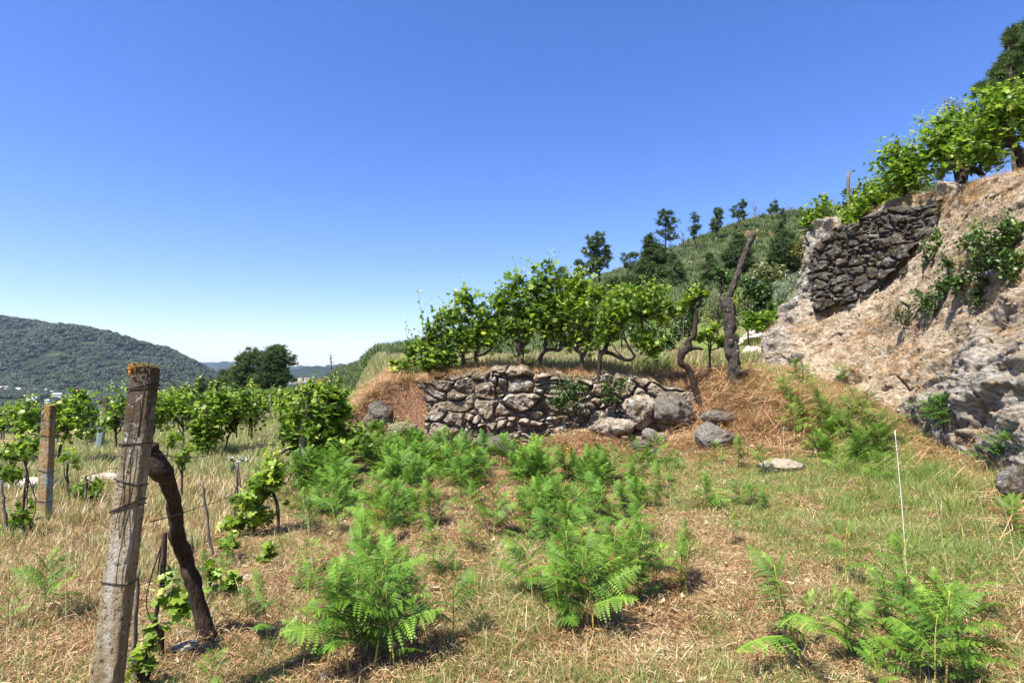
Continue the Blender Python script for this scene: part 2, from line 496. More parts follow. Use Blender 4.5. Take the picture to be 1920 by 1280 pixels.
# pale road along the foot of the far mountain
def ribbon(name, pts, w, lift, mat):
    P = np.array(pts); P = smooth_path(P, 8)
    tn = np.gradient(P, axis=0); nrm = np.stack([tn[:, 1], -tn[:, 0]], -1); nrm /= np.linalg.norm(nrm, axis=1)[:, None]
    A = P + nrm * w / 2; B = P - nrm * w / 2
    V = []
    for q in (A, B): V.append(np.stack([q[:, 0], q[:, 1], H(q[:, 0], q[:, 1]) + lift], -1))
    V = np.concatenate(V); n = len(P); i = np.arange(n - 1)
    g = Geo().add(V, None, np.stack([i, i + n, i + n + 1, i + 1], -1))
    return g.obj(name, mat)
road_m = plain('road_dust', (0.45, 0.40, 0.32), 0.9, var=0.15, scale=0.02)
rp = [(hit(px, py, 500, 3000)[:2]) for px, py in [(-60, 731), (40, 734), (110, 739), (160, 744), (230, 746), (300, 748), (350, 752)]]
road = ribbon('road', rp, 20, 7, road_m)
tag(road, 'pale road running along the foot of the far mountain', 'road', kind='structure')

# ------------------------------------------------------------------ rocky bank (terrain on the right)
nu, nv = 620, 330
S = np.linspace(0, 1, nu)
ys_ = 1.0 + 20.0 * S
xb = bank_base_x(ys_) - 0.15; xt = bank_top_x(ys_)
nose = ss(ys_, 18.2, 21.0)
U, Vv = np.meshgrid(S, np.linspace(0, 1.22, nv))
Y = 1.0 + 20.0 * U
XB = np.interp(U, S, xb); XT = np.interp(U, S, xt)
tt = np.clip(Vv, 0, 1)
lump = fbm(Y / 2.2, tt * 2.4 + 5, o=3, s=60)
# profile: lower part gentler, upper part steep
prof = tt ** 1.12
X = XB + (XT - XB) * (tt * 0.92 + 0.08 * tt ** 3)
zb = np.interp(U, S, H(xb - 0.1, ys_, False)) - 0.12
ztop = plateau(XT, Y) + 0.02
drop = ss(Y, 17.6, 21.0)
ztop = mix(ztop, zb + 0.4 + 0.45*(ztop-zb), drop * 0.9)
Z = zb + (ztop - zb) * prof
# far end shape seen against the trees: shallow lower apron
Z = Z - 0.75 * np.sin(math.pi * tt) * ss(Y, 14.5, 18.5) * 0.9
over = np.clip(Vv - 1, 0, 1)
X = X + over * 11
Z = Z + over * 0.9
# displacement along an outward direction
nx, nz = -0.80, 0.60
w = 1 - 0.8 * ss(Vv, 1.0, 1.08)
foot_w = ss(Vv, 0.0, 0.12)
q1 = Y * 1.0; q2 = Z * 1.25 + Y * 0.45      # layers dip towards the viewer
big_ = fbm(q1 / 2.6, q2 / 1.7, o=3, s=61)
ridg = 1 - np.abs(fbm(q1 / 1.1 + 3, q2 / 0.55, o=5, s=62)) * 2.2
sm_ = fbm(q1 / 0.33, q2 / 0.13, o=4, s=64)
crack = ss(np.abs(fbm(q1 / 1.3, q2 / 0.8, o=4, s=66)), 0.0, 0.05)
dsp = 0.40 * big_ + 0.09 * (ridg - 0.5) + 0.035 * sm_ - 0.09 * (1 - crack) + 0.10 * np.clip(fbm(q1 / 0.9, q2 / 0.7, o=4, s=71), -1, 0.05)
rocky = ss(fbm(q1 / 2.9 + 9, q2 / 2.3, o=3, s=67) - 0.30 + 0.62 * np.exp(-((Y - 8.5) / 2.6) ** 2 - ((Z - 1.3) / 1.5) ** 2) + 0.3 * np.exp(-((Y - 15) / 1.5) ** 2 - ((Z - 1.6) / 0.5) ** 2), -0.10, 0.22)       # where bare weathered stone shows
dsp = dsp + rocky * (0.20 + 0.22 * (ridg - 0.5)) + 0.012 * noise(q1 / 0.05, q2 / 0.04, s=68)
dsp = dsp * w * (0.35 + 0.65 * foot_w)
X = X + nx * dsp; Z = Z + nz * dsp
n = nu
i = np.arange(nv - 1)[:, None] * n; j = np.arange(n - 1)[None, :]
Q = np.stack([i + j, i + n + j, i + n + j + 1, i + j + 1], -1).reshape(-1, 4)
mb, t, b = new_mat('weathered_granite')
p = pos(t)
mp = nd(t, 'ShaderNodeMapping'); t.links.new(p, mp.inputs[0]); mp.inputs['Rotation'].default_value = (math.radians(24), 0, 0); mp.inputs['Scale'].default_value = (1, 1, 2.6)
q = mp.outputs[0]
n1 = ntex(t, 1.3, 6, 0.65, q, 0.3); n2 = ntex(t, 9, 7, 0.75, q, 0.2); n3 = ntex(t, 42, 5, 0.75, q)
sand = ramp(t, n2, [(0.34, (0.12, 0.08, 0.045)), (0.43, (0.32, 0.235, 0.145)), (0.54, (0.54, 0.435, 0.295)), (0.66, (0.76, 0.68, 0.53))])
stone = ramp(t, n2, [(0.34, (0.07, 0.062, 0.05)), (0.45, (0.27, 0.245, 0.20)), (0.56, (0.50, 0.46, 0.385)), (0.68, (0.74, 0.69, 0.59))])
c = mixc(t, attr(t, 'rocky'), sand, stone)
c = mixc(t, ramp(t, n1, [(0.52, (0, 0, 0)), (0.66, (0.75, 0.75, 0.75))]), c, (0.28, 0.18, 0.09))
c = mixc(t, ramp(t, n3, [(0.33, (0.8, 0.8, 0.8)), (0.52, (0, 0, 0))]), c, (0.07, 0.05, 0.035))
c = mixc(t, ramp(t, attr(t, 'hollow'), [(0.0, (0, 0, 0)), (1.0, (0.8, 0.8, 0.8))]), c, (0.10, 0.07, 0.04))
t.links.new(c, b.inputs['Base Color']); b.inputs['Roughness'].default_value = 0.95; b.inputs['Specular IOR Level'].default_value = 0.1
bump(t, b, mth(t, 'ADD', n2, mth(t, 'MULTIPLY', n3, 0.6)), 1.0, 0.05)
bank_pts = np.stack([X, Y, Z], -1)
bank = Geo().add(bank_pts.reshape(-1, 3), None, Q).obj('hillside_bank', mb, extra={'rocky': rocky.ravel(), 'hollow': (1 - crack).ravel()})
tag(bank, 'steep bank of crumbling pale granite and dry earth on the right', 'bank', kind='structure')
from mathutils.bvhtree import BVHTree
def bank_hit(px, py):
    """point of the bank surface on the sight line of a photo pixel"""
    P = pt(px, py, 1.0) - np.array([0, 0, EYE]); d = P / np.linalg.norm(P)
    h = BANK.ray_cast(Vector((0, 0, EYE)), Vector(d), 60)
    return (None, None) if h[0] is None else (np.array(h[0]), np.array(h[1]))
BANK = BVHTree.FromPolygons([tuple(v) for v in bank_pts[::2, ::2].reshape(-1, 3)],
    [(a * len(S[::2]) + c_, (a + 1) * len(S[::2]) + c_, (a + 1) * len(S[::2]) + c_ + 1, a * len(S[::2]) + c_ + 1) for a in range(len(range(0, nv, 2)) - 1) for c_ in range(len(S[::2]) - 1)])

# ------------------------------------------------------------------ dry stone walls
def voro(u, v, s, jit=0.85):
    fu = np.floor(u); fv = np.floor(v)
    F1 = np.full(u.shape, 9.0); F2 = np.full(u.shape, 9.0); ID = np.zeros(u.shape); CU = np.zeros(u.shape); CV = np.zeros(u.shape)
    for a in (-1, 0, 1):
        for b_ in (-1, 0, 1):
            cu = fu + a; cv = fv + b_
            jx = cu + 0.5 + (_hash(cu, cv, cv * 0, s) - 0.5) * jit; jy = cv + 0.5 + (_hash(cu, cv, cv * 0, s + 7) - 0.5) * jit
            d = np.maximum(np.abs(u - jx), np.abs(v - jy)) * 0.45 + np.hypot(u - jx, v - jy) * 0.55
            m = d < F1
            F2 = np.where(m, F1, np.minimum(F2, d)); ID = np.where(m, _hash(cu, cv, cv * 0, s + 13), ID)
            CU = np.where(m, jx, CU); CV = np.where(m, jy, CV); F1 = np.where(m, d, F1)
    return F1, F2, ID, CU, CV

def stone_wall(name, base, top, sw, sh, mat, seed, du=0.014, depth=0.17, cap=0.9, bigs=0.4, stick=0.24):
    """base and top: matching polylines (x, y, z); the face bulges towards the left of the walking direction reversed"""
    base = smooth_path(base, 8); top = smooth_path(top, 8)
    L_ = np.concatenate([[0], np.cumsum(np.linalg.norm(np.diff(base[:, :2], axis=0), axis=1))])
    nu = int(L_[-1] / du); u = np.linspace(0, L_[-1], nu)
    B = np.stack([np.interp(u, L_, base[:, i]) for i in range(3)], -1); Tt = np.stack([np.interp(u, L_, top[:, i]) for i in range(3)], -1)
    hgt = np.max(Tt[:, 2] - B[:, 2]); nv = int((hgt + cap) / du)
    v = np.linspace(0, hgt + cap, nv)
    tn = np.gradient(B[:, :2], axis=0); tn /= np.linalg.norm(tn, axis=1)[:, None]
    kk = np.ones(61) / 61
    tn = np.stack([np.convolve(np.pad(tn[:, i], 30, 'edge'), kk, 'valid') for i in range(2)], -1)
    nrm = np.stack([tn[:, 1], -tn[:, 0]], -1)
    U, Vv = np.meshgrid(u, v)
    f = np.clip(Vv / (Tt[:, 2] - B[:, 2])[None], 0, 1)
    back = np.clip(Vv - (Tt[:, 2] - B[:, 2])[None], 0, None)
    P = B[None] * (1 - f[..., None]) + Tt[None] * f[..., None]
    wu = U + 0.30 * np.sin(U * 1.7 + seed) * (sw / 0.6) + 0.10 * fbm(U / 0.5, Vv / 0.5, o=3, s=seed); wv = (P[..., 2] - P[..., 2].min()) + back + 0.09 * fbm(U / 0.45 + 7, Vv / 0.45, o=3, s=seed + 1) + 0.10 * np.sin(U * 0.9 + seed)
    f1, f2, id1, cu1, cv1 = voro(wu / sw, wv / sh, seed)
    g1, g2, id2, cu2, cv2 = voro(wu / (sw * 0.42), wv / (sh * 0.45), seed + 40)
    bigm = (id1 < bigs + 0.22) 
    eb = (f2 - f1) * sw * 0.8; es = (g2 - g1) * sw * 0.4
    e = np.where(bigm, eb, np.minimum(es, eb))
    idd = np.where(bigm, id1, id2)
    ru = np.where(bigm, wu / sw - cu1, wu / (sw * 0.42) - cu2); rv = np.where(bigm, wv / sh - cv1, wv / (sh * 0.45) - cv2)
    h = np.clip((e - 0.012 * (1 + noise(U / 0.23, Vv / 0.2, s=seed + 17))) / (0.11 + 0.05 * noise(U / 0.5, Vv / 0.4, s=seed + 18)), 0, 1) ** 0.55
    tilt = (ru * (_hash(np.floor(idd * 9999), idd * 0, idd * 0, 3) - 0.5) + rv * (_hash(np.floor(idd * 9999), idd * 0, idd * 0, 4) - 0.5)) * 0.16
    d = h * (depth * (0.65 + 0.35 * np.where(bigm, 1, 0.6)) + stick * (idd - 0.4) + tilt) + 0.055 * fbm(U / 0.16, Vv / 0.14, o=4, s=seed + 5) + 0.02 * fbm(U / 0.03, Vv / 0.03, o=2, s=seed + 6)
    d = d + 0.08 * fbm(U / 1.5, Vv / 0.9, o=2, s=seed + 9)
    topw = ss(back, 0, 0.12)
    P = P.copy()
    P[..., 0] += nrm[None, :, 0] * (d * (1 - topw) - back * 1.0)
    P[..., 1] += nrm[None, :, 1] * (d * (1 - topw) - back * 1.0)
    P[..., 2] += d * topw * 0.6 - 0.25 * np.clip(back - 0.35, 0, 1) + 0.16 * fbm(U / 0.5, Vv * 0, o=3, s=seed + 11) * ss(f, 0.7, 1)
    n = nu
    i = np.arange(nv - 1)[:, None] * n; j = np.arange(n - 1)[None, :]
    Q = np.stack([i + j, i + j + 1, i + n + j + 1, i + n + j], -1).reshape(-1, 4)
    tint = np.clip(idd * 1.1 - 0.05, 0, 1) * (0.6 + 0.4 * h)
    g = Geo().add(P.reshape(-1, 3), None, Q, tint.ravel())
    return g.obj(name, mat, origin=B[n // 2])

granite = rock_mat('granite_block', (0.30, 0.235, 0.165), (0.14, 0.10, 0.065), (0.46, 0.40, 0.315), 1.0, lichen=(0.48, 0.49, 0.43), moss=(0.10, 0.075, 0.04), li=0.52, mo=0.40)
dark_rock = rock_mat('mossy_dark_stone', (0.125, 0.112, 0.098), (0.05, 0.043, 0.036), (0.26, 0.245, 0.22), 1.0, lichen=(0.30, 0.32, 0.28), moss=(0.06, 0.045, 0.02), li=0.55, mo=0.44)
pale_rock = rock_mat('pale_granite', (0.52, 0.46, 0.37), (0.30, 0.25, 0.18), (0.68, 0.64, 0.56), 1.0, lichen=(0.50, 0.49, 0.43), moss=(0.28, 0.22, 0.14), li=0.6, mo=0.36)
grey_rock = rock_mat('grey_boulder_granite', (0.165, 0.145, 0.115), (0.075, 0.064, 0.05), (0.29, 0.27, 0.23), 1.3, lichen=(0.38, 0.38, 0.33), moss=(0.10, 0.075, 0.04), li=0.57, mo=0.40)

wp = [(-3.3, 16.4), (-2.75, 14.9), (-2.25, 13.75), (-1.5, 13.18), (0, 13.05), (1.5, 13.1), (2.9, 13.1), (4.2, 13.25), (5.0, 13.8)]
wt = [1.45, 1.5, 1.54, 1.60, 1.66, 1.58, 1.48, 1.25, 0.9]
wb = [0.1, -0.15, -0.35, -0.40, -0.35, -0.35, -0.3, -0.3, 0.0]
w1 = stone_wall('terrace_wall', [(a, c_, z) for (a, c_), z in zip(wp, wb)], [(a + (0.06 if a > -2 else 0.15), c_ + 0.16, z) for (a, c_), z in zip(wp, wt)], 0.62, 0.36, granite, 5)
tag(w1, 'dry stone retaining wall of grey lichened granite blocks under the vine terrace', 'wall')
bp = [(10.2, 19.6), (9.55, 18.7), (9.45, 17.8), (9.75, 16.6), (10.0, 15.4), (10.25, 14.3), (10.5, 13.4)]
bb = [3.6, 3.2, 3.2, 3.5, 4.0, 4.7, 5.2]
bt = [5.9, 5.75, 5.95, 6.1, 6.1, 6.0, 5.85]
B2 = []; T2_ = []
_q = [(bx_, bank_hit(bx_, by_)[0]) for bx_, by_ in [(1545, 575), (1570, 572), (1590, 566), (1610, 560), (1625, 556), (1655, 535), (1685, 500), (1715, 468), (1745, 430), (1765, 400), (1600, 500), (1650, 470), (1700, 430)]]
_q = [(a, h_[1]) for a, h_ in _q if h_ is not None]
DP_ = np.polyfit([a for a, _ in _q], [d_ for _, d_ in _q], 1)

for bx_, by_, ty_ in [(1535, 578, 462), (1556, 574, 440), (1590, 566, 424), (1625, 556, 410), (1655, 535, 402), (1685, 500, 392), (1715, 468, 384), (1745, 430, 378), (1765, 400, 374)]:
    h_, n_ = bank_hit(bx_, by_)
    D_ = float(np.polyval(DP_, bx_)) - 0.12
    q_ = pt(bx_, by_, D_); t_ = pt(bx_, ty_, D_)
    B2.append((q_[0] - 0.02, q_[1], q_[2] - 0.15 + 0.22 * noise(bx_ / 31.0, 0.5, s=3))); T2_.append((q_[0] + 0.10, q_[1] + 0.12, t_[2]))
e0 = np.array(B2[0]); e1 = np.array(T2_[0])
B2 = [tuple(e0 + [0.9, 1.5, 0.1]), tuple(e0 + [0.25, 0.75, 0])] + B2; T2_ = [tuple(e1 + [0.9, 1.4, 0.1]), tuple(e1 + [0.25, 0.7, 0])] + T2_

w2 = stone_wall('bank_wall', B2, T2_, 0.42, 0.27, dark_rock, 9, cap=0.8, depth=0.14, stick=0.16)
tag(w2, 'dark mossy dry stone wall curving high on the bank', 'wall')

# ------------------------------------------------------------------ boulders
def ico(sub):
    import bmesh
    bm = bmesh.new(); bmesh.ops.create_icosphere(bm, subdivisions=sub, radius=1)
    V = np.array([v.co[:] for v in bm.verts]); Tt = np.array([[v.index for v in f.verts] for f in bm.faces]); bm.free()
    return V, Tt
ICO6 = ico(6); ICO5 = ico(5); ICO2 = ico(2); ICO1 = ico(1)
def boulder(name, label, c, size, mat, seed, rz=0.0, tilt=0.0, facets=11, rough=0.16, cat='rock', group=None):
    V, Tt = ICO5
    V = V.copy(); r = np.random.default_rng(seed)
    for _ in range(facets):
        d = r.normal(size=3); d /= np.linalg.norm(d); k = r.uniform(0.62, 0.85)
        s_ = V @ d; V = V - np.outer(np.clip(s_ - k, 0, None) * 0.92, d)
    n_ = V / np.linalg.norm(V, axis=1)[:, None]
    V = V + n_ * (rough * fbm(V[:, 0] * 1.9 + seed, V[:, 1] * 1.9, V[:, 2] * 1.9, o=5, s=seed) + 0.35 * rough * fbm(V[:, 0] * 9, V[:, 1] * 9 + seed, V[:, 2] * 9, o=3, s=seed + 4))[:, None] * 1.6
    V = V * np.array(size)
    ct, st = math.cos(tilt), math.sin(tilt)
    V = V @ np.array([[ct, 0, st], [0, 1, 0], [-st, 0, ct]])
    cz, sz = math.cos(rz), math.sin(rz)
    V = V @ np.array([[cz, sz, 0], [-sz, cz, 0], [0, 0, 1]])
    g = Geo().add(V, Tt, tint=float(r.uniform(0.2, 0.8)))
    o = g.obj(name, mat); o.location = tuple(c)
    return tag(o, label, cat, group)
def bould_px(name, label, px, py, D, wpx, hpx, mat, seed, dy=0.8, sink=0.0, **kw):
    free = kw.pop('free', False)
    if not free:
        q = hit(px, py + hpx * 0.42, max(1.5, D * 0.6), D * 1.6)
        D = min(q[1], D * 1.5)
    c = pt(px, py, D); k = D / F
    sz = (wpx * k / 2, wpx * k / 2 * dy, hpx * k / 2)
    return boulder(name, label, c - np.array([0, 0, sink]), (sz[0] * 1.08, sz[1] * 1.08, sz[2] * 1.15), mat, seed, **kw)
bould_px('boulder', 'large grey angular boulder at the right end of the terrace wall', 1262, 770, 12.95, 74, 66, grey_rock, 3, tilt=-0.1, free=True)
bould_px('boulder', 'squat grey block of the wall between dark oak plant and the large boulder', 1200, 770, 12.9, 62, 56, granite, 12, dy=0.7, free=True)
bould_px('boulder', 'long brown block under the oak plant at the wall foot', 1152, 801, 12.5, 84, 36, granite, 14, dy=0.6, tilt=0.05, free=True)
bould_px('boulder', 'greenish stone right under the large grey boulder', 1256, 806, 12.1, 40, 40, granite, 15, dy=0.8)
bould_px('boulder', 'tall narrow grey stone below the wall end', 1218, 819, 12.0, 34, 36, grey_rock, 16, tilt=0.5)
bould_px('boulder', 'small green topped stone beside the narrow grey stone', 1241, 824, 11.9, 26, 24, granite, 17)
bould_px('boulder', 'rounded speckled grey boulder sunk in the straw slope', 1337, 818, 11.2, 60, 48, grey_rock, 18, dy=0.9, facets=4)
bould_px('boulder', 'flat dark rock slab in the straw below the dead post', 1352, 782, 11.9, 66, 26, grey_rock, 19, facets=4)
bould_px('boulder', 'low grey stone beside small green topped stone', 1204, 836, 11.7, 40, 18, grey_rock, 20)
bould_px('boulder', 'dark little stone in the straw in front of the wall end', 1226, 846, 11.4, 26, 15, dark_rock, 21)
bould_px('boulder', 'long leaning lichened boulder on the straw slope left of the terrace wall', 712, 777, 13.8, 50, 40, grey_rock, 22, dy=0.7, tilt=-0.75)
bould_px('boulder', 'upright dark boulder beside the long leaning one', 688, 798, 13.1, 22, 34, granite, 23)
bould_px('boulder', 'flat pale rock between ferns and dark upright boulder', 668, 817, 12.7, 54, 22, pale_rock, 24)
bould_px('boulder', 'angular stone in the ferns left of the wall corner', 760, 806, 12.9, 62, 26, granite, 25)
bould_px('boulder', 'pale stone at the left foot of the wall', 862, 826, 12.5, 74, 34, pale_rock, 26, dy=0.5)
bould_px('boulder', 'broad grey boulder at the wall foot behind the yellow fern', 942, 840, 12.4, 74, 46, grey_rock, 27, dy=0.7)
bould_px('boulder', 'stone next to the broad grey boulder at the wall foot', 903, 822, 12.6, 40, 32, granite, 28, dy=0.6)
bould_px('boulder', 'pale round rock in the dry vineyard grass left of second post', 52, 912, 7.9, 74, 26, pale_rock, 29, facets=3)
bould_px('boulder', 'pale rock half hidden behind the big front post', 200, 901, 8.4, 66, 24, pale_rock, 30, facets=3)
bould_px('boulder', 'long pale striated boulder at the tip of the bank', 1410, 634, 18.5, 56, 26, pale_rock, 31, tilt=0.12)
bould_px('boulder', 'white boulder behind the dead post', 1411, 665, 17.5, 40, 34, pale_rock, 32)
bould_px('boulder', 'small white rock on top of bank tip', 1440, 609, 19.0, 30, 14, pale_rock, 33)
bould_px('boulder', 'flat pale rock just behind the dead post', 1374, 657, 18.0, 40, 18, pale_rock, 34)
bould_px('boulder', 'flat grey rock showing through the grass below the bank', 1462, 872, 9.9, 80, 20, pale_rock, 35, facets=4)
bould_px('boulder', 'pale broken rock in the dirt by the thick black vine', 345, 1213, 3.45, 50, 16, granite, 36, rough=0.2)
bould_px('boulder', 'dark rock added at the right edge in place of the shaded hollow under the bank', 1915, 912, 7.2, 80, 76, dark_rock, 37)  # added boulder, its dark stone colour stands in for the shade of a hollow

def outcrop(label, px, py, wpx, hpx, mat, seed, tilt=0.0, cat='rock', out=0.02):
    h_, n_ = bank_hit(px, py)
    if h_ is None: return
    k = h_[1] / F
    n_ = n_ if n_[1] < 0 else -n_
    c = h_ - n_ * (wpx * k * 0.16)
    boulder('outcrop', label, c, (wpx * k / 2, wpx * k / 2 * 0.6, hpx * k / 2), mat, seed, tilt=tilt * 0.5, facets=13, rough=0.2, rz=-0.5)
outcrop('grey granite outcrop low on the left of the bank', 1500, 672, 46, 26, grey_rock, 50, -0.3)
outcrop('dark hollowed rock under the big bank shrub', 1885, 520, 80, 46, dark_rock, 54, -0.4)
outcrop('dark stone fallen below the left end of the bank wall', 1552, 588, 40, 24, dark_rock, 57, 0.1)
outcrop('dark stone at the lower edge of the bank wall', 1600, 575, 36, 22, dark_rock, 58, -0.2)
outcrop('dark stone at the right tip of the bank wall', 1742, 440, 34, 30, dark_rock, 59, -0.5)
outcrop('dark stone beside the small shrub of the bank wall', 1700, 505, 30, 22, dark_rock, 60, -0.5)

# ------------------------------------------------------------------ plant materials
straw_m = leaf_mat('dry_straw', [(0.0, (0.10, 0.06, 0.025)), (0.4, (0.32, 0.21, 0.09)), (0.75, (0.60, 0.47, 0.25)), (1.0, (0.78, 0.70, 0.48))], 0.3, rnd=0.35)
red_m = leaf_mat('dry_bracken_straw', [(0.0, (0.08, 0.035, 0.015)), (0.4, (0.27, 0.14, 0.06)), (0.75, (0.50, 0.31, 0.15)), (1.0, (0.72, 0.52, 0.30))], 0.2, rnd=0.4)
grass_m = leaf_mat('green_grass', [(0.0, (0.05, 0.11, 0.015)), (0.4, (0.13, 0.22, 0.035)), (0.75, (0.25, 0.34, 0.07)), (1.0, (0.45, 0.46, 0.20))], 0.35, rnd=0.4)
oat_m = leaf_mat('pale_oat_grass', [(0.0, (0.10, 0.15, 0.04)), (0.35, (0.24, 0.29, 0.09)), (0.7, (0.48, 0.48, 0.22)), (1.0, (0.72, 0.68, 0.44))], 0.35, rnd=0.4)
fern_m = leaf_mat('bracken_green', [(0.0, (0.025, 0.065, 0.006)), (0.45, (0.065, 0.155, 0.012)), (0.8, (0.14, 0.27, 0.022)), (1.0, (0.30, 0.46, 0.07))], 0.26, rnd=0.35, gloss=0.35)
fernstem_m = leaf_mat('bracken_stem', [(0.0, (0.30, 0.25, 0.06)), (1.0, (0.50, 0.38, 0.10))], 0.0)
fernyel_m = leaf_mat('bracken_yellow', [(0.0, (0.55, 0.34, 0.03)), (1.0, (0.80, 0.50, 0.05))], 0.3)
fernred_m = leaf_mat('bracken_rust', [(0.0, (0.22, 0.09, 0.03)), (1.0, (0.40, 0.20, 0.07))], 0.3)
vine_m = leaf_mat('grapevine_leaf', [(0.0, (0.065, 0.14, 0.015)), (0.45, (0.18, 0.30, 0.03)), (0.8, (0.34, 0.48, 0.06)), (1.0, (0.62, 0.66, 0.16))], 0.5, rnd=0.15, rough=0.45, gloss=0.5)
oak_m = leaf_mat('oak_leaf', [(0.0, (0.03, 0.065, 0.015)), (0.5, (0.07, 0.14, 0.028)), (1.0, (0.18, 0.27, 0.06))], 0.25, rnd=0.25, gloss=0.45, rough=0.45)
pine_m = leaf_mat('pine_needle', [(0.0, (0.05, 0.085, 0.03)), (0.5, (0.10, 0.155, 0.05)), (1.0, (0.19, 0.25, 0.09))], 0.3, rnd=0.2)
broom_m = leaf_mat('broom_green', [(0.0, (0.09, 0.12, 0.045)), (0.5, (0.16, 0.21, 0.08)), (1.0, (0.28, 0.32, 0.15))], 0.15, rnd=0.6)
olive_m = leaf_mat('silvery_leaf', [(0.0, (0.13, 0.17, 0.10)), (0.5, (0.30, 0.34, 0.25)), (1.0, (0.60, 0.62, 0.55))], 0.2, rnd=0.2)
ochre_m = leaf_mat('ochre_leaf', [(0.0, (0.10, 0.10, 0.02)), (0.5, (0.20, 0.18, 0.04)), (1.0, (0.32, 0.28, 0.09))], 0.25, rnd=0.2)
paleshrub_m = leaf_mat('pale_shrub_leaf', [(0.0, (0.09, 0.12, 0.04)), (0.5, (0.19, 0.22, 0.08)), (1.0, (0.34, 0.35, 0.16))], 0.25, rnd=0.2)
deadleaf_m = leaf_mat('dead_leaf', [(0.0, (0.14, 0.07, 0.035)), (0.5, (0.30, 0.18, 0.10)), (1.0, (0.55, 0.41, 0.27))], 0.1, rnd=0.5)
forest_m = leaf_mat('forest_leaf', [(0.0, (0.010, 0.020, 0.008)), (0.5, (0.020, 0.036, 0.013)), (1.0, (0.055, 0.08, 0.028))], 0.0, rnd=0.7)
vbark = bark_mat('vine_bark', (0.035, 0.024, 0.017), (0.11, 0.08, 0.06), lt=0.60)
blackbark = bark_mat('blackened_bark', (0.018, 0.013, 0.010), (0.060, 0.045, 0.034), li=(0.10, 0.11, 0.05), lt=0.60)
pbark = bark_mat('pine_bark', (0.05, 0.035, 0.025), (0.13, 0.09, 0.065), lt=0.75)
stakem = bark_mat('weathered_stake', (0.09, 0.07, 0.055), (0.24, 0.20, 0.165), lt=0.66)

# ------------------------------------------------------------------ scattering (ground cover only)
def scatter(name, P, rz, tilt, sc, idx, sources, label, cat='grass'):
    P = np.asarray(P, float); n = len(P)
    me = bpy.data.meshes.new(name)
    me.vertices.add(n); me.vertices.foreach_set('co', P.astype(np.float32).ravel())
    e = np.zeros((n, 3)); e[:, 0] = tilt[0] if isinstance(tilt, tuple) else tilt * np.cos(rz * 7.7); e[:, 1] = tilt[1] if isinstance(tilt, tuple) else tilt * np.sin(rz * 5.3); e[:, 2] = rz
    a = me.attributes.new('rot', 'FLOAT_VECTOR', 'POINT'); a.data.foreach_set('vector', e.astype(np.float32).ravel())
    a = me.attributes.new('scl', 'FLOAT', 'POINT'); a.data.foreach_set('value', np.broadcast_to(sc, (n,)).astype(np.float32))
    a = me.attributes.new('idx', 'INT', 'POINT'); a.data.foreach_set('value', np.asarray(idx, np.int32))
    o = bpy.data.objects.new(name, me); COL.objects.link(o)
    col = bpy.data.collections.new(name + '_sources')
    for s_ in sources: col.objects.link(s_)
    ng = bpy.data.node_groups.new(name + '_scatter', 'GeometryNodeTree')
    ng.interface.new_socket('Geometry', in_out='INPUT', socket_type='NodeSocketGeometry')
    ng.interface.new_socket('Geometry', in_out='OUTPUT', socket_type='NodeSocketGeometry')
    N = ng.nodes; gi = N.new('NodeGroupInput'); go = N.new('NodeGroupOutput')
    ip = N.new('GeometryNodeInstanceOnPoints'); ci = N.new('GeometryNodeCollectionInfo')
    ci.inputs['Collection'].default_value = col; ci.inputs['Separate Children'].default_value = True; ci.inputs['Reset Children'].default_value = True
    def na(nm, ty):
        q = N.new('GeometryNodeInputNamedAttribute'); q.data_type = ty; q.inputs[0].default_value = nm; return q.outputs[0]
    er = N.new('FunctionNodeEulerToRotation')
    lk = ng.links.new
    lk(gi.outputs[0], ip.inputs['Points']); lk(ci.outputs[0], ip.inputs['Instance'])
    ip.inputs['Pick Instance'].default_value = True
    lk(na('idx', 'INT'), ip.inputs['Instance Index'])
    lk(na('rot', 'FLOAT_VECTOR'), er.inputs[0]); lk(er.outputs[0], ip.inputs['Rotation'])
    lk(na('scl', 'FLOAT'), ip.inputs['Scale']); lk(ip.outputs[0], go.inputs[0])
    md = o.modifiers.new('scatter', 'NODES'); md.node_group = ng
    return tag(o, label, cat, kind='stuff')

def src(name, g, mat, smooth=True):
    return bpy.data.objects.new(name, g.mesh(name, mat, smooth))

